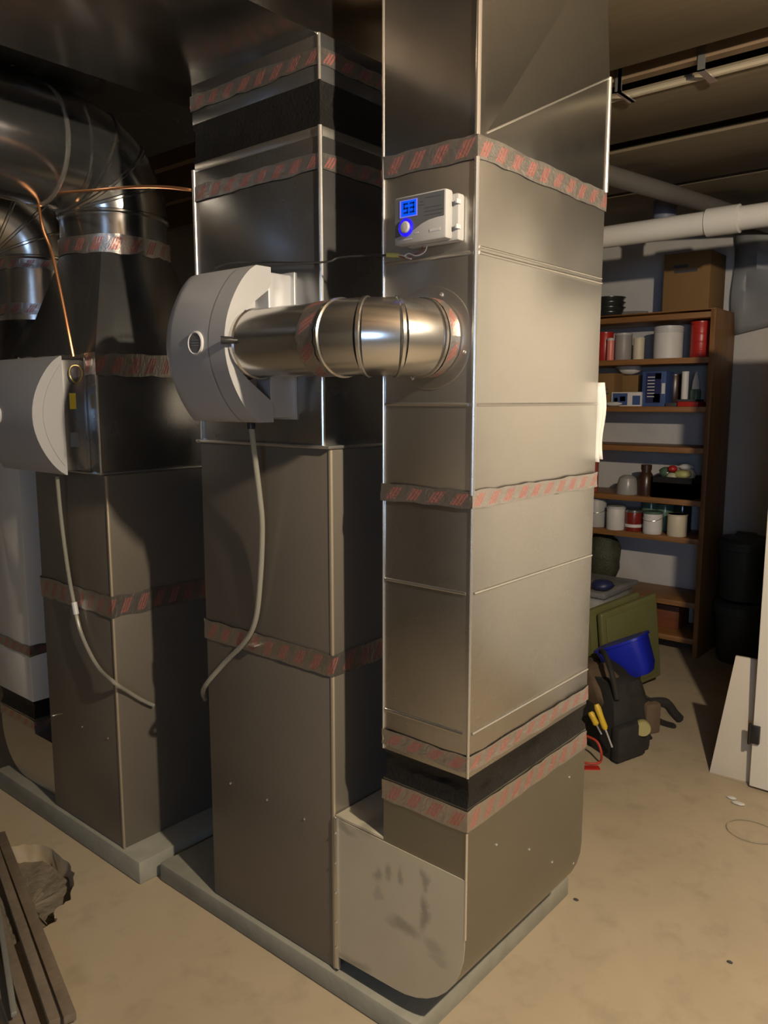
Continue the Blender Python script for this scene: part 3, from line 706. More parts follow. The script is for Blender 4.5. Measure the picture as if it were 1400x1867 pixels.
ring_tape(rd2, SC, SR + .002, 1.985, 2.02); ring_tape(rd2, SC, SR + .002, 1.82, 1.86)
canvas('flexible_connector', 'dark flexible connector low on the far left return duct', VX0, VX1, VY0, VY1, .335, .402, .008, .004)
boot3 = thing('return_boot', 'galvanised boot with curved heel at the foot of the far left return duct', 'duct boot', (1.55, 2.83, .085))
prof3 = [(VY0, .335), (VY1, .335), (VY1, .27)]
for q in range(0, 91, 10): prof3.append((VY1 - .18 + .18 * math.cos(math.radians(q)), .26 - .18 * math.sin(math.radians(q))))
prof3 += [(2.614, .08), (2.614, .28), (VY0, .28)]
make('shell', MB().prism([(0, y, z) for y, z in prof3], (VX0, 0, 0), (VX1, 0, 0)), GALV, boot3)
tape(boot3, VX0, VX1, VY0, VY1, .295, .33, jit=.0022)

# ================================================================== TUBES, PIPES, WIRES AROUND THE FURNACES
def tubing(name, label, cat, pts, r, m, parts=()):
    return tag(make(name, MB().tube(spline(pts, 8), r, 10), m), label, cat)
t2 = thing('drain_tube', 'clear drain tube hanging in front of the middle furnace', 'tube', onx(458, 790, 1.29))
make('hose', MB().tube(spline([onx(458, 778, 1.25), onx(463, 820, 1.262), onx(473, 900, 1.285), onx(478, 960, 1.30), onx(475, 1050, 1.312), onx(466, 1130, 1.318), onx(445, 1172, 1.320), onx(410, 1208, 1.320), onx(378, 1245, 1.31), onx(370, 1262, 1.33), onx(374, 1275, 1.37)], 8), .0068, 10), TUBE, t2)
make('barb_fitting', MB().lathe([(.010, 0), (.010, .014), (.007, .02)], onx(458, 782, 1.25), (0, 0, 1), 12), BLACK_PL, t2)
make('tie_clip', MB().box(1.312, onx(462, 1172, 1.32).y - .012, .862, 1.33, onx(462, 1172, 1.32).y + .012, .866), SCREW, t2)
t3 = thing('drain_tube', 'clear drain tube curving down across the left furnace', 'tube', onx(105, 880, 1.24))
make('hose', MB().tube(spline([onx(104, 868, 1.215), onx(112, 950, 1.235), onx(124, 1040, 1.25), onx(136, 1105, 1.255), onx(150, 1160, 1.255), onx(178, 1215, 1.255), onx(208, 1244, 1.25), ony(235, 1262, 2.150), ony(262, 1278, 2.150), ony(280, 1286, 2.150)], 8), .0062, 10), TUBE, t3)
make('coupling', MB().tube([onx(135, 1098, 1.255), onx(139, 1120, 1.255)], .009, 10), WHITE_PL, t3)
tag(make('copper_tube', MB().tube(spline([(1.24, 2.262, 1.63), onx(124, 600, 1.235), onx(110, 530, 1.235), onx(94, 460, 1.235), onx(78, 415, 1.235), onx(72, 360, 1.25), onx(100, 350, 1.26)], 8), .0048, 8), COPPER), 'thin copper tube rising from the left humidifier', 'tube')
tag(make('copper_tube', MB().tube(spline([onx(95, 352, 1.262), onx(170, 347, 1.275), onx(240, 341, 1.29), onx(300, 341, 1.31), onx(345, 346, 1.325), (1.37, 1.80, onx(348, 346, 1.34).z)], 8), .0042, 8), COPPER), 'thin copper tube running sideways to the top of the middle plenum', 'tube')
tag(make('vent_pipe', MB().tube(spline([(1.66, 1.945, 2.435), (1.66, 1.945, 2.20), (1.66, 1.945, 1.95), (1.68, 1.94, 1.86), (1.76, 1.915, 1.80), (1.9, 1.885, 1.78)], 8), .031, 20), PVC_GREY), 'blue-grey plastic vent pipe between the two plenums', 'pipe')
make('coupling', MB().tube([(1.66, 1.945, 2.02), (1.66, 1.945, 2.09)], .036, 20), PVC_GREY, bpy.data.objects['vent_pipe'])

# papers tucked at the duct's far corner
pp = thing('paper_leaflet', 'white folded paper leaflet tucked behind the near duct edge', 'paper', (1.90, .90, 1.34))
for k, (dx, dy, z0, z1) in enumerate(((0, 0, 1.345, 1.535), (.008, -.006, 1.352, 1.545))):
    ring = []; mb = MB(); vs = []; fs = []
    for i in range(13):
        t = i / 12; z = z0 + (z1 - z0) * t; wob = .004 * math.sin(t * 7)
        for j in range(4):
            u = j / 3; vs.append((1.892 + dx + .004 * math.sin(u * 3), .885 + dy + wob + u * .06, z))
    for i in range(12):
        for j in range(3): fs.append((i * 4 + j, i * 4 + j + 1, (i + 1) * 4 + j + 1, (i + 1) * 4 + j))
    mb.add(vs, fs); o = make('sheet', mb, PAPER, pp); md = o.modifiers.new('t', 'SOLIDIFY'); md.thickness = .002

# ================================================================== OVERHEAD PVC PIPES (right)
pv = thing('drain_pipe', 'white plastic pipe with a coupling hung below the ceiling boards', 'pipe', (3.78, .5, 2.25))
pz = 2.30; px_ = onz(1250, 412, pz).x
make('pipe_run', MB().tube([(px_, YR + .05, pz), (px_, 2.9, pz)], .052, 28), PVC, pv)
py_ = onz(1292, 388, pz).y
make('coupling', MB().lathe([(.053, -.075), (.062, -.07), (.062, .07), (.053, .075)], (px_, py_, pz), (0, 1, 0), 28), PVC, pv)
for yy in (-.6, 2.0): make('hanger', MB().box(px_ - .055, yy - .01, pz + .05, px_ - .052, yy + .01, 2.575).box(px_ + .052, yy - .01, pz + .05, px_ + .055, yy + .01, 2.575), SCREW, pv, smooth=False)
tag(make('branch_pipe', MB().tube(spline([(2.9, 1.66, 2.46), (3.5, 1.55, 2.46), (4.1, 1.44, 2.46), (4.9, 1.32, 2.46)], 4), .04, 20), mat('dim_grey_pvc', (0.12, 0.11, 0.10), 0.5)), 'dim grey pipe crossing above the white plastic pipe', 'pipe')
vp = onx(1222, 330, 4.2)
tag(make('cleanout_fitting', MB().lathe([(.05, 0), (.05, .07), (.058, .07), (.058, .16), (.045, .16), (.045, .2)], (4.15, vp.y, 2.345), (0, 0, 1), 20), mat('blue_grey_fitting', (0.16, 0.17, 0.22), 0.5)), 'blue-grey pipe fitting standing up under the ceiling above the white pipe', 'fitting')

# ================================================================== BULBS
def bulb(pos, watts, name, label):
    b = thing(name, label, 'lamp', (pos[0], pos[1], pos[2] - .06))
    make('socket', MB().lathe([(.05, .19), (.05, .17), (.028, .16), (.024, .06)], pos, (0, 0, 1), 20), WHITE_PL, b)
    make('mount', MB().box(pos[0] - .06, pos[1] - .06, pos[2] + .19, pos[0] + .06, pos[1] + .06, JB + .0), WHITE_PL, b)
    make('glass', MB().lathe([(.004, -.055), (.02, -.05), (.03, -.03), (.032, -.01), (.026, .02), (.015, .05), (.014, .065)], pos, (0, 0, 1), 20), GLOW_BULB, b)
    ld = bpy.data.lights.new('bulb_light', 'POINT'); ld.energy = watts; ld.color = BULB_COL; ld.shadow_soft_size = .03
    lo = bpy.data.objects.new('bulb_light', ld); COL.objects.link(lo); lo.parent = b; lo.location = (0, 0, -.035)
bulb(BULB_POS, BULB_W, 'ceiling_bulb', 'bare warm ceiling bulb above right of the camera')
if BULB2_W > 0: bulb(BULB2_POS, BULB2_W, 'ceiling_bulb', 'bare warm ceiling bulb behind the camera at left')

# ================================================================== SHELVING UNIT
SX0, SX1, SYR, SYL = 4.60, 4.95, 1.50, 2.45
sh = thing('bookcase', 'tall brown wooden bookcase holding cans and boxes at the back wall', 'shelves', ((SX0 + SX1) / 2, (SYR + SYL) / 2, 0))
make('side_panel', MB().box(SX0, SYR, 0, SX1, SYR + .028, 2.0), SHELF_V, sh, bevel=.002)
make('side_panel', MB().box(SX0, SYL - .028, 0, SX1, SYL, 2.0), SHELF_V, sh, bevel=.002)
SZ = [1.99, 1.742, 1.466, 1.232, .930, .708, .330, .115]
for i, z in enumerate(SZ):
    x0 = SX0 + .003
    make('shelf', MB().box(x0, SYR + .028, z - .032, SX1, SYL - .028, z), SHELF, sh, bevel=.002)
make('shelf', MB().box(SX0 - .004, SYR, 2.0, SX1, SYL, 2.006), SHELF, sh, bevel=.001)

def yat(px, X, py=800): return onx(px, py, X).y
def can(name, label, cat, px, si, X, r, h, m, lid=None, rim=True, group=None, band=None, z=None):
    z = SZ[si] if z is None else z
    c = Vector((X, yat(px, X, 735), z)); o = thing(name, label, cat, c, group)
    make('body', MB().lathe([(r * .96, 0), (r, .004), (r, h - .004), (r * .97, h)], c, (0, 0, 1), 28), m, o)
    if rim:
        make('rim', MB().lathe([(r, h - .010), (r * 1.04, h - .008), (r * 1.04, h), (r * .9, h)], c, (0, 0, 1), 28), lid or m, o)
    if lid: make('lid', MB().lathe([(r * .92, h), (r * .92, h + .004), (r * .8, h + .005)], c, (0, 0, 1), 28), lid, o)
    if band: make('label', MB().lathe([(r * 1.008, h * band[0]), (r * 1.008, h * band[1])], c, (0, 0, 1), 28), band[2], o)
    return o
def handle(o, px, X, r, zc, sag=.02):
    y = yat(px, X, 735)
    pts = [(X - r * 1.03 * math.sin(q), y + r * 1.03 * math.cos(q), zc - sag * math.sin(q)) for q in [PI * k / 12 for k in range(13)]]
    make('wire_handle', MB().tube(pts, .0022, 6), SCREW, o)

# top of the bookcase
cpan = Vector((4.72, yat(1112, 4.72, 545), 2.006)); DKST = mat('dark_steel', (0.06, 0.065, 0.065), 0.3, 0.6)
for k, lb in enumerate(('dark pan with a pale handle, lowest of the stack on the bookcase', 'dark pan second from the bottom of the stack on the bookcase', 'dark pan third from the bottom of the stack on the bookcase', 'dark pan uppermost in the stack on top of the bookcase')):
    o = thing('pan', lb, 'pan', cpan + Vector((0, 0, k * .03)), 'dark pans stacked on the bookcase')
    make('bowl', MB().lathe([(.078, k * .03), (.090, k * .03 + .026), (.086, k * .03 + .026)], cpan, (0, 0, 1), 28), DKST, o)
    make('rim', MB().lathe([(.088, k * .03 + .024), (.095, k * .03 + .025), (.095, k * .03 + .029), (.086, k * .03 + .029)], cpan, (0, 0, 1), 28), DKST, o)
    if k == 0: make('handle', MB().tube([cpan + Vector((0, -.08, .02)), cpan + Vector((-.02, -.17, .016)), cpan + Vector((-.02, -.25, .010))], .010, 8), mat('grey_handle', (0.22, 0.22, 0.21), 0.5), o)
yb0, yb1 = yat(1212, 4.70, 500), yat(1297, 4.70, 500)
o = thing('cardboard_box', 'large cardboard box with dark printing on top of the bookcase', 'box', (4.8, (yb0 + yb1) / 2, 2.006))
make('carton', MB().box(4.68, yb1, 2.006, 4.94, yb0, 2.006 + .33), CARD, o, bevel=.003)
for (a, b, zz) in ((1228, 1255, .245), (1230, 1272, .218)):
    make('printed_mark', MB().box(4.6785, yat(b, 4.68, 480), 2.006 + zz, 4.6795, yat(a, 4.68, 480), 2.006 + zz + .018), INK, o, smooth=False)
# shelf: cans
can('can', 'red can on the upper shelf at its left, next to the grey canister', 'can', 1099, 1, 4.72, .050, .175, RED, None)
can('candle_jar', 'small pinkish red jar leaning beside the red can on the upper shelf', 'jar', 1109, 1, 4.66, .022, .13, mat('pink_red', (0.75, 0.22, 0.18), 0.35), WHITE_PL)
can('canister', 'grey cylindrical canister on the upper shelf', 'canister', 1132, 1, 4.72, .052, .16, mat('grey_tin', (0.30, 0.28, 0.27), 0.45), GREY_PL)
can('bottle', 'small cream plastic container between grey canister and white tub', 'bottle', 1160, 1, 4.70, .033, .13, CREAM, None)
o = can('tub', 'white plastic tub with ridged lid on the upper shelf', 'tub', 1213, 1, 4.72, .082, .185, WHITE_LB, WHITE_PL)
for k in range(3): make('ridge', MB().lathe([(.082, .15 + k * .01), (.0845, .152 + k * .01), (.0845, .156 + k * .01), (.082, .158 + k * .01)], ORG[o.name], (0, 0, 1), 28), WHITE_PL, o)
o = can('can', 'tall glossy red can at the right end of the upper shelf', 'can', 1271, 1, 4.72, .055, .205, RED, None)
for k in range(4): make('rib', MB().lathe([(.055, .04 + k * .045), (.057, .043 + k * .045), (.057, .047 + k * .045), (.055, .05 + k * .045)], ORG[o.name], (0, 0, 1), 28), RED, o)
# second shelf: boxes
def boxy(name, label, pxa, pxb, si, X0, X1, h, m, prints=(), z=None, cat='box'):
    z = SZ[si] if z is None else z
    ya, yb_ = yat(pxb, X0, 735), yat(pxa, X0, 735); o = thing(name, label, cat, ((X0 + X1) / 2, (ya + yb_) / 2, z))
    make('carton', MB().box(X0, ya, z, X1, yb_, z + h), m, o, bevel=.002)
    for (s0, s1, t0, t1, pm) in prints:
        make('printed_panel', MB().box(X0 - .0012, yb_ + (ya - yb_) * s1, z + h * t0, X0 - .0004, yb_ + (ya - yb_) * s0, z + h * t1), pm, o, smooth=False)
    return o
LTBLUE = mat('blue_print', (0.05, 0.09, 0.24), 0.45); NAVY = mat('navy_print', (0.02, 0.025, 0.09), 0.45)
boxy('cardboard_box', 'brown cardboard box on the second shelf behind the white leaflet', 1082, 1118, 2, 4.66, 4.88, .20, CARD, ((.3, .7, .50, .54, INK), (.25, .75, .36, .41, INK)))
boxy('cardboard_box', 'low brown box at the back of the second shelf under the white bag', 1120, 1165, 2, 4.78, 4.93, .19, CARD)
boxy('carton', 'small blue and white carton lying on the second shelf', 1114, 1168, 2, 4.64, 4.74, .085, WHITE_LB, ((.05, .55, .08, .92, LTBLUE), (.30, .48, .35, .7, NAVY), (.10, .22, .15, .6, WHITE_LB), (.72, .98, .1, .75, LTBLUE)))
o = boxy('carton', 'tall navy carton with pale stacked lettering on the second shelf', 1169, 1212, 2, 4.66, 4.78, .205, LTBLUE, ((.16, .80, .10, .96, NAVY), (.55, .80, .78, .94, RED), (.5, .78, .12, .36, WHITE_LB), (.84, .98, .36, .66, WHITE_LB)))
for k in range(7):
    make('printed_letter', MB().box(4.6578, yat(1192, 4.66, 735), SZ[2] + .055 + k * .019, 4.6588, yat(1179, 4.66, 735), SZ[2] + .060 + k * .019), WHITE_LB, o, smooth=False)
def sack(name, label, c, rx, ry, rz, m, cat, seedv=1, pts=10):
    rnd = random.Random(seedv); mb = MB(); rings = []
    for i in range(1, 8):
        t = i / 8 * PI; rings.append([Vector(c) + Vector((rx * math.sin(t) * math.cos(q) * rnd.uniform(.82, 1.1), ry * math.sin(t) * math.sin(q) * rnd.uniform(.82, 1.1), rz - rz * math.cos(t))) for q in [2 * PI * k / pts for k in range(pts)]])
    mb.loft(rings); return tag(make(name, mb, m, angle=60), label, cat)
sack('plastic_bag', 'white bag resting on the low brown box on the second shelf', (4.80, yat(1147, 4.80, 690), SZ[2] + .191), .05, .085, .055, WHITE_LB, 'bag', 3)
sack('crumpled_paper', 'crumpled white scrap at the front edge of the second shelf', (4.62, yat(1118, 4.62, 735), SZ[2]), .018, .055, .014, PAPER, 'paper', 5)
can('jar', 'dark jar behind the tall navy carton on the second shelf', 'jar', 1228, 2, 4.84, .055, .19, BROWN_GL, None)
can('spray_bottle', 'slim white bottle at the right of the second shelf', 'bottle', 1247, 2, 4.72, .020, .16, WHITE_LB, None, z=SZ[2] + .042)
o = thing('tube_bottle', 'white nozzle bottle with dark base at the right end of second shelf', 'bottle', (4.74, yat(1267, 4.74, 735), SZ[2]))
cb = ORG[o.name]
make('base', MB().lathe([(.03, 0), (.03, .09), (.024, .10)], cb, (0, 0, 1), 18), GREEN_LB, o)
make('nozzle', MB().lathe([(.022, .10), (.02, .14), (.006, .20)], cb, (0, 0, 1), 18), WHITE_LB, o)
boxy('book', 'flat red book lying on the second shelf', 1235, 1272, 2, 4.63, 4.80, .028, RED, cat='book')
boxy('book', 'flat black case lying on the red book', 1232, 1268, 2, 4.65, 4.79, .012, INK, z=SZ[2] + .0285, cat='case')
boxy('case', 'small black case lying left of the red book on the second shelf', 1213, 1233, 2, 4.63, 4.75, .022, INK, cat='case')
# fourth shelf (index 4)
can('bottle', 'red bottle beside the leaflet on the shelf with the black bin', 'bottle', 1087, 4, 4.68, .03, .19, mat('rust_red', (0.32, 0.07, 0.04), 0.4), None)
o = thing('plastic_tub', 'clear plastic tub with rounded lid beside the brown bottle', 'tub', (4.68, yat(1150, 4.68, 735), SZ[4])); cb = ORG[o.name]
make('bowl', MB().lathe([(.062, 0), (.066, .01), (.058, .075), (.05, .10), (.03, .115)], cb, (0, 0, 1), 24), mat('cloudy_plastic', (0.45, 0.44, 0.42), 0.3, trans=.3), o)
o = thing('bottle', 'dark brown jug bottle left of the black bin', 'bottle', (4.70, yat(1184, 4.70, 735), SZ[4])); cb = ORG[o.name]
make('body', MB().lathe([(.045, 0), (.048, .01), (.048, .11), (.03, .14)], cb, (0, 0, 1), 24), BROWN_GL, o)
make('neck', MB().lathe([(.028, .13), (.028, .155)], cb, (0, 0, 1), 20), BROWN_GL, o); make('cap', MB().lathe([(.032, .155), (.032, .185)], cb, (0, 0, 1), 20), BROWN_GL, o)
ya, yb_ = yat(1271, 4.63, 735), yat(1195, 4.63, 735)
o = thing('storage_bin', 'black open bin piled with small items at the right of its shelf', 'bin', (4.72, (ya + yb_) / 2, SZ[4]))
make('bin_wall', MB().box(4.63, ya, SZ[4], 4.635, yb_, SZ[4] + .125).box(4.85, ya, SZ[4], 4.855, yb_, SZ[4] + .125).box(4.63, ya, SZ[4], 4.855, ya + .005, SZ[4] + .125).box(4.63, yb_ - .005, SZ[4], 4.855, yb_, SZ[4] + .125).box(4.63, ya, SZ[4], 4.855, yb_, SZ[4] + .09), BLACK_PL, o, smooth=False)
zz = SZ[4] + .085
for (px, X, dz, rx, ry, rz, m_, nm, lb, sd) in ((1232, 4.72, .06, .03, .03, .022, RED, 'red_packet', 'red packet on top of the pile in the black bin', 11),
        (1251, 4.68, .03, .04, .055, .026, mat('lime_pack', (0.42, 0.42, 0.16), 0.5), 'green_packet', 'lime green packet in the black bin', 12), (1258, 4.74, .075, .03, .05, .02, WHITE_LB, 'white_packet', 'white packet on top of the pile in the black bin', 13),
        (1233, 4.67, .01, .03, .04, .028, mat('pale_pack', (0.45, 0.46, 0.32), 0.5), 'pale_packet', 'pale packet hanging over the front of the black bin', 14), (1222, 4.76, .02, .05, .05, .035, GREEN_LB, 'dark_packet', 'dark packet at the left inside the black bin', 15),
        (1266, 4.72, .02, .03, .03, .035, CREAM, 'cream_packet', 'cream packet at the right inside the black bin', 16)):
    sack(nm, lb, (X, yat(px, X, 735), zz + dz), rx, ry, rz, m_, 'packet', sd)
# fifth shelf (index 5): pails and jars
o = can('paint_can', 'grey-white paint pail leftmost on the shelf of jars', 'pail', 1094, 5, 4.70, .064, .178, mat('grey_white', (0.46, 0.46, 0.46), 0.45), GREY_PL); handle(o, 1094, 4.70, .064, SZ[5] + .11)
can('jar', 'white plastic jar with white lid second on the shelf of jars', 'jar', 1131, 5, 4.66, .056, .140, WHITE_LB, WHITE_PL)
o = can('jar', 'red glass jar with dark lid in the middle of the shelf of jars', 'jar', 1165, 5, 4.68, .052, .125, REDDK, mat('steel_lid', (0.35, 0.35, 0.35), 0.25, 0.8), band=(.2, .35, WHITE_LB))
o = can('paint_can', 'white paint pail with wire handle in front of green jars', 'pail', 1200, 5, 4.65, .055, .130, WHITE_LB, GREEN_LB, band=(.1, .85, WHITE_LB)); handle(o, 1200, 4.65, .055, SZ[5] + .10)
can('jar', 'green glass jar at the back between white pail and cream tin', 'jar', 1222, 5, 4.82, .06, .165, GREEN_LB, None)
can('jar', 'green glass jar at the back behind the white pail', 'jar', 1196, 5, 4.82, .06, .185, GREEN_LB, None)
can('tin', 'cream tin at the right end of the shelf of jars', 'tin', 1246, 5, 4.66, .056, .130, CREAM, None)
can('jar', 'dark glass jar at the back right of the shelf of jars', 'jar', 1254, 5, 4.85, .055, .18, mat('dark_glass', (0.03, 0.035, 0.035), 0.15), None)
# sixth shelf: dark bag
sack('bag', 'dark green bag slumped on the low shelf behind the near duct', (4.74, yat(1098, 4.74, 1020), SZ[6]), .10, .13, .17, mat('dark_green_bag', (0.05, 0.055, 0.035), 0.6, 0, 0.5, 20, .6, .01), 'bag', 21, 14)
boxy('wooden_box', 'low reddish wooden box on the bottom shelf', 1100, 1258, 7, 4.75, 4.93, .14, wood('red_wood', srgb(96, 50, 24), srgb(126, 70, 36), 1))

# ================================================================== FLOOR CLUTTER (right)
for (z0, z1, lb) in ((0, .27, 'clear storage tote on the floor, the lower one behind the olive lids'), (.275, .50, 'clear storage tote stacked above another behind the olive lids')):
    o = thing('storage_tote', lb, 'tote', (4.05, 1.95, z0))
    make('tub', MB().box(3.85, 1.75, z0, 4.25, 2.15, z1 - .03), CLEAR_PL, o, bevel=.02)
    make('lid', MB().box(3.83, 1.73, z1 - .03, 4.27, 2.17, z1), CLEAR_PL, o, bevel=.01)
tag(make('cloth_bundle', MB().box(3.88, 1.78, .29, 4.22, 2.12, .455), WHITE_LB, bevel=.03, segs=3), 'pale cloth bundle inside the upper clear storage tote', 'cloth')
def slab(name, label, c, ax, ay, az, m, bev, cat):
    return tag(make(name, MB().obox(c, ax, ay, az), m, bevel=bev, segs=3), label, cat)
for k, (dy, lb) in enumerate(((0, 'olive green plastic tote lid standing on edge, the front one'), (.078, 'olive green plastic tote lid standing on edge, the rear one'))):
    c = onx(1126, 1150, 3.75); u = Vector((.20, -.06, .0)); 
    o = thing('tote_lid', lb, 'lid', (c.x, c.y + dy, 0))
    tilt = Vector((.035, .05, .215))
    wv = Vector((.018, .030, -.01)).normalized()
    cc = Vector((3.86 - k * .03, 1.60 + dy, .245 + k * .0))
    ax = Vector((.17, -.075, .035)); az = Vector((-.02, .015, .225)); ay = ax.cross(az).normalized() * .018
    make('panel', MB().obox(cc, ax, ay, az), OLIVE, o, bevel=.012, segs=3)
    make('rim', MB().obox(cc + ay * 1.1, ax * .86, ay * .3, az * .88), OLIVE, o, bevel=.005)
    make('grip', MB().obox(cc - ay * 1.0, ax * .3, ay * .4, az * .08), OLIVE, o, bevel=.004)
sack('blue_bag', 'small dark blue bag lying on the clear tote behind the olive lids', (3.90, 1.78, .501), .06, .06, .03, NAVY, 'bag', 31)
# blue tub tilted on its corner
o = thing('blue_tub', 'blue plastic tub tipped over in front of the olive lids', 'tub', (3.92, 1.6, 0))
rot = Matrix.Rotation(math.radians(-27), 3, 'X') @ Matrix.Rotation(math.radians(10), 3, 'Z')
cbt = onx(1146, 1201, 3.58); 
def tr(p): return cbt + rot @ Vector(p)
rin = []
for (hw, hd, z) in ((.085, .075, -.085), (.102, .09, -.05), (.122, .105, .088)):
    ring = []
    for k in range(24):
        q = 2 * PI * k / 24; cx_, sy = math.cos(q), math.sin(q); e = .45
        ring.append(tr((math.copysign(abs(cx_) ** e, cx_) * hd, math.copysign(abs(sy) ** e, sy) * hw, z)))
    rin.append(ring)
make('tub_body', MB().loft(rin), BLUE_PL, o, angle=50)
rin = []
for (s_, z) in ((.122, .078), (.128, .080), (.128, .092), (.118, .092)):
    rin.append([tr((math.copysign(abs(math.cos(q)) ** .45, math.cos(q)) * (s_ - .015), math.copysign(abs(math.sin(q)) ** .45, math.sin(q)) * s_, z)) for q in [2 * PI * k / 24 for k in range(24)]])
make('tub_rim', MB().loft(rin), BLUE_PL, o, angle=50)
for k, (z0, ins, lb) in enumerate(((0, 0, 'white plastic tray on the floor left of the blue tub, lowest of three'), (.043, .008, 'white plastic tray in the middle of the stack left of the blue tub'), (.086, .016, 'white plastic tray on top of the stack left of the blue tub'))):
    o = thing('plastic_tray', lb, 'tray', (3.5, 1.78, z0), 'white trays stacked on the floor')
    make('tray_base', MB().box(3.36 + ins, 1.71 + ins, z0, 3.64 - ins, 1.85 - ins, z0 + .030), WHITE_LB, o, bevel=.006)
    make('tray_rim', MB().box(3.35 + ins, 1.70 + ins, z0 + .030, 3.65 - ins, 1.86 - ins, z0 + .042), WHITE_LB, o, bevel=.003)
# tool bag
bag = thing('tool_bag', 'open black and brown tool bag on the floor beside the near duct', 'bag', (3.2, 1.42, 0))
b0 = [(3.02, 1.30), (3.24, 1.235), (3.42, 1.50), (3.20, 1.62)]
bx_ = [Vector((x, y, 0)) for x, y in b0]; mid = sum(bx_, Vector()) / 4
def bring(s, z, dx=0, dy=0, wob=0):
    out = []
    for i in range(4):
        for k in range(6):
            p = bx_[i].lerp(bx_[(i + 1) % 4], k / 6); q = mid + (p - mid) * (s + random.uniform(-wob, wob)); out.append(Vector((q.x + dx, q.y + dy, z + random.uniform(-wob, wob) * .2)))
    return out
make('body', MB().loft([bring(.98, 0), bring(1.0, .02), bring(1.02, .12, 0, 0, .03), bring(.98, .22, .01, .01, .04), bring(.80, .30, .02, .02, .05)]), FABRIC, bag, angle=60)
make('flap', MB().loft([bring(1.0, .15, .03, .03, .03), bring(1.0, .21, .03, .05, .04), bring(.72, .285, .02, .09, .05), bring(.38, .33, .02, .12, .06)]), FABRIC_BR, bag, angle=60)
make('front_pocket', MB().obox((3.09, 1.265, .085), (.085, -.025, 0), (.008, .02, 0), (0, 0, .075)), FABRIC, bag, bevel=.01)
make('side_pocket', MB().obox((3.31, 1.33, .14), (.07, .11, 0), (.035, -.02, 0), (0, 0, .07)), FABRIC_BR, bag, bevel=.015)
make('strap', MB().tube(spline([(3.06, 1.31, .26), (3.10, 1.36, .36), (3.2, 1.44, .40), (3.30, 1.5, .37)], 6), .012, 8), FABRIC, bag)
make('strap', MB().tube(spline([(3.26, 1.26, .20), (3.36, 1.22, .18), (3.42, 1.20, .12), (3.46, 1.19, .085)], 6), .022, 8), FABRIC, bag)
def screwdriver(label, pa, pb, X, m):
    a, b = onx(*pa, X), onx(*pb, X); o = thing('screwdriver', label, 'screwdriver', b)
    make('handle', MB().tube([a, a.lerp(b, .15), a.lerp(b, .5), a.lerp(b, .9), b], [.010, .014, .012, .013, .008], 10), m, o)
    make('shaft', MB().tube([b, b + (b - a) * .7], .004, 8), SCREW, o)
screwdriver('yellow-handled screwdriver in the tool bag, the longer one', (1087, 1284), (1104, 1330), 2.985, YELLOW)
screwdriver('yellow-handled screwdriver in the tool bag nearest the duct', (1076, 1298), (1088, 1322), 2.98, YELLOW)
tag(make('tape_measure', MB().lathe([(.030, -.018), (.034, -.012), (.034, .012), (.030, .018)], onx(1171, 1327, 3.14), (-.8, -.5, 0), 20), mat('dull_yellow', (0.34, 0.31, 0.13), 0.5)), 'round yellow tape measure on the outside of the tool bag', 'tape measure')
tag(make('pliers_grip', MB().tube([onx(1147, 1361, 3.10), onx(1154, 1378, 3.10)], .010, 8), RED), 'red tool grip at the lower side of the tool bag', 'tool')
tag(make('extension_cord', MB().tube(spline([onx(1070, 1342, 2.97), onx(1088, 1352, 2.96), onx(1096, 1372, 2.95), (2.97, 1.335, .012), (2.94, 1.36, .006), (2.93, 1.40, .006)], 8), .005, 8), mat('red_cord', (0.45, 0.05, 0.03), 0.5)), 'red cord looping from the tool bag to the floor', 'cord')
p = onz(1078, 1401, 0); tag(make('red_scrap', MB().obox((p.x, p.y, .003), (.02, -.025, 0), (.012, .01, 0), (0, 0, .003)), RED), 'red scrap on the floor beside the tool bag', 'scrap')

# bins against the back wall
def trash(label, cx_, cy_, z0, r, h, grp):
    o = thing('trash_bin', label, 'bin', (cx_, cy_, z0), grp); c = Vector((cx_, cy_, z0))
    make('barrel', MB().lathe([(r * .82, 0), (r * .86, .02), (r * .97, h - .06), (r * .97, h - .01)], c, (0, 0, 1), 32), BIN_DK, o)
    make('rim', MB().lathe([(r * .97, h - .05), (r * 1.04, h - .045), (r * 1.04, h - .02), (r * .97, h - .01)], c, (0, 0, 1), 32), BIN_DK, o)
    make('lid', MB().lathe([(r * 1.05, h - .018), (r * 1.05, h), (r * .9, h + .02), (r * .3, h + .03)], c, (0, 0, 1), 32), BIN_DK, o)
    make('lid_handle', MB().tube([(cx_, cy_ - .06, z0 + h + .02), (cx_, cy_ - .05, z0 + h + .045), (cx_, cy_ + .05, z0 + h + .045), (cx_, cy_ + .06, z0 + h + .02)], .008, 8), BIN_DK, o)
trash('dark lidded bin right of the bookcase, the lower of two stacked', 4.76, 1.31, 0, .148, .335, 'stacked dark bins')
trash('dark lidded bin right of the bookcase, stacked on the other bin', 4.76, 1.31, .37, .145, .335, 'stacked dark bins')
tag(make('wall_stud', MB().box(4.45, 1.065, 0, 4.55, 1.10, 1.02), JOIST, bevel=.003), 'brown wooden post at the right frame edge in front of the dark bins', 'post')
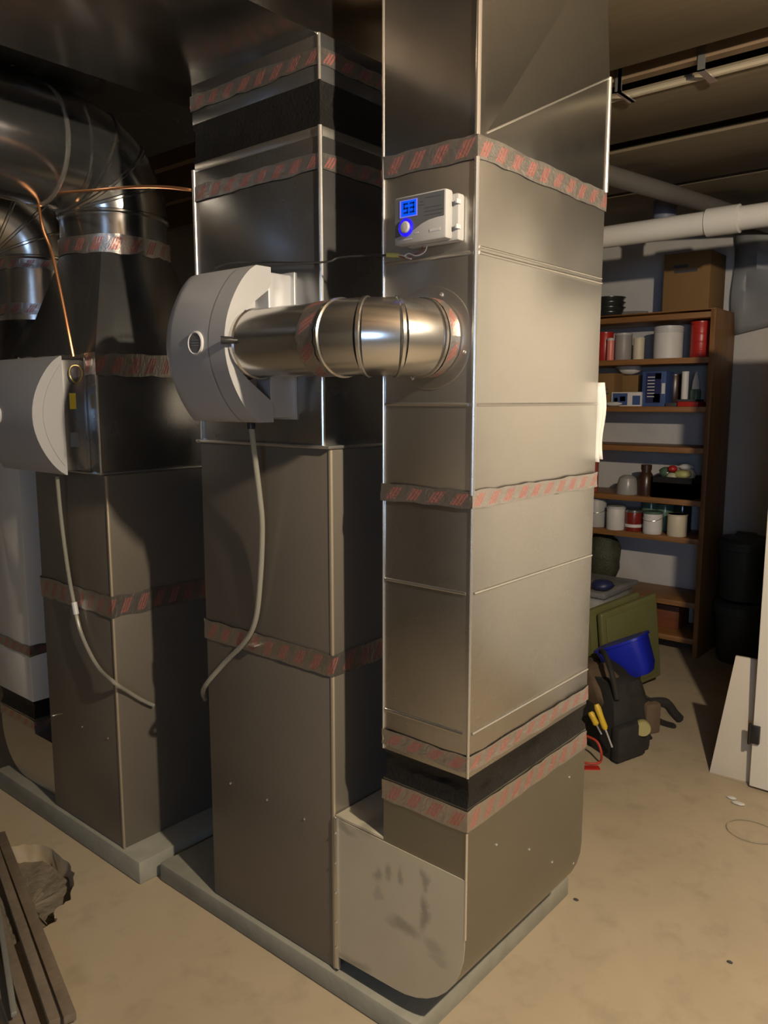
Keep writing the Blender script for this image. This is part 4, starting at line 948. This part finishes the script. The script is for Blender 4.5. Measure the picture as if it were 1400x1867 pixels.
# plastic sheet draped on the wall, upper right
mb = MB(); vs = []; fs = []; nx_, nz_ = 26, 14
for i in range(nx_ + 1):
    for j in range(nz_ + 1):
        y = 1.52 - i / nx_ * 1.7; t = j / nz_; z = 2.5 - t * .62 + .10 * math.sin(y * 2.1)
        vs.append((XB - .03 - .014 * math.sin(y * 26 + t * 9) - .01 * math.sin(y * 57 - t * 5) - .03 * (1 - t), y, z))
for i in range(nx_):
    for j in range(nz_): a = i * (nz_ + 1) + j; fs.append((a, a + 1, a + nz_ + 2, a + nz_ + 1))
mb.add(vs, fs); o = tag(make('plastic_sheet', mb, mat('grey_poly_sheet', (0.26, 0.27, 0.29), 0.3, trans=.2)), 'creased grey plastic sheet hanging on the wall right of the bookcase', 'sheet'); o.modifiers.new('t', 'SOLIDIFY').thickness = .003

# door leaf with hinge, leaning board
dr = struct('door_1', MB().box(3.15, -.02, .012, 3.19, .80, 1.95), DOOR_W, bevel=.003)
make('hinge', MB().box(3.135, .772, .19, 3.1515, .806, .262), BLACK_PL, dr, bevel=.003)
make('hinge_pin', MB().tube([(3.14, .808, .185), (3.14, .808, .267)], .007, 10), BLACK_PL, dr)
make('jamb', MB().box(3.12, -.10, 0, 3.24, -.022, 2.2), DOOR_W, dr, bevel=.002)
bt = onx(1341, 1196, 3.24); brt = onx(1392, 1180, 3.24); bb = onz(1293, 1408, 0)
bb2 = bb + Vector((.02, -.30, 0)); dv = Vector((bt.x - bb.x, bt.y - bb.y, bt.z))
mb = MB(); th = Vector((.012, 0, .0)); tl, tr2 = bt, bt + Vector((.02, -.30, .0))
mb.prism([bb, bb2, tr2, tl], (0, 0, 0), (.014, .002, 0))
tag(make('leaning_board', mb, BOARD, bevel=.0015), 'pale wallboard offcut leaning beside the white door', 'board')

# floor wire loop and scraps
p = onz(1372, 1516, .003); pts = [(p.x + .075 * math.sin(q), p.y + .085 * math.cos(q), .003 + .002 * math.sin(2 * q)) for q in [2 * PI * k / 32 for k in range(33)]]
tag(make('wire_loop', MB().tube(pts, .0022, 6), mat('tan_wire', (0.30, 0.26, 0.18), 0.5)), 'thin loop of wire on the floor at right', 'wire')
for k, (px, py, s_, lb) in enumerate(((1333, 1456, .012, 'small white scrap on the floor near the door'), (1345, 1466, .016, 'torn pale scrap on the floor near the wire loop'))):
    p = onz(px, py, 0); sack('floor_scrap', lb, (p.x, p.y, 0), s_, s_ * 1.6, .004, PAPER, 'scrap', 40 + k, 7)
for k, (px, py, lb) in enumerate(((1050, 1641, 'tiny dark chip on the floor right of the concrete pad'), (1330, 1755, 'tiny dark chip on the floor at the lower right'))):
    p = onz(px, py, 0); sack('floor_chip', lb, (p.x, p.y, 0), .006, .009, .002, INK, 'scrap', 50 + k, 6)

# ================================================================== FOREGROUND STICKS (bottom left)
def stick(label, pa, pb, za, zb, w, h, m, ext=.5, name='wood_strip'):
    a, b = onz(*pa, za), onz(*pb, zb); d = (b - a); e = a - d * ext; ln = (b - e).length; d.normalize()
    s_ = d.cross(Vector((0, 0, 1))).normalized(); u = s_.cross(d).normalized()
    o = make(name, MB().obox((e + b) / 2, d * (ln / 2), s_ * (w / 2), u * (h / 2)), m, bevel=.003); return tag(o, label, 'wood strip', 'strips lying beside the floor hole')
stick('rough dark wooden strip nearest the furnace in the bundle at lower left', (34, 1610), (128, 1858), .030, .020, .030, .022, STICK)
stick('dark wooden strip second from right in the bundle at lower left', (8, 1600), (100, 1866), .050, .042, .026, .020, STICK)
stick('brown wooden strip lying lowest in the middle of the bundle', (-8, 1660), (70, 1900), .020, .012, .030, .018, STICK)
stick('grey metal rail leftmost in the bundle at lower left', (-6, 1640), (26, 1850), .060, .052, .014, .014, STICK_G, name='metal_rail')
stick('dark wooden strip crossing under the bundle at lower left', (-30, 1700), (40, 1900), .018, .012, .03, .02, STICK)
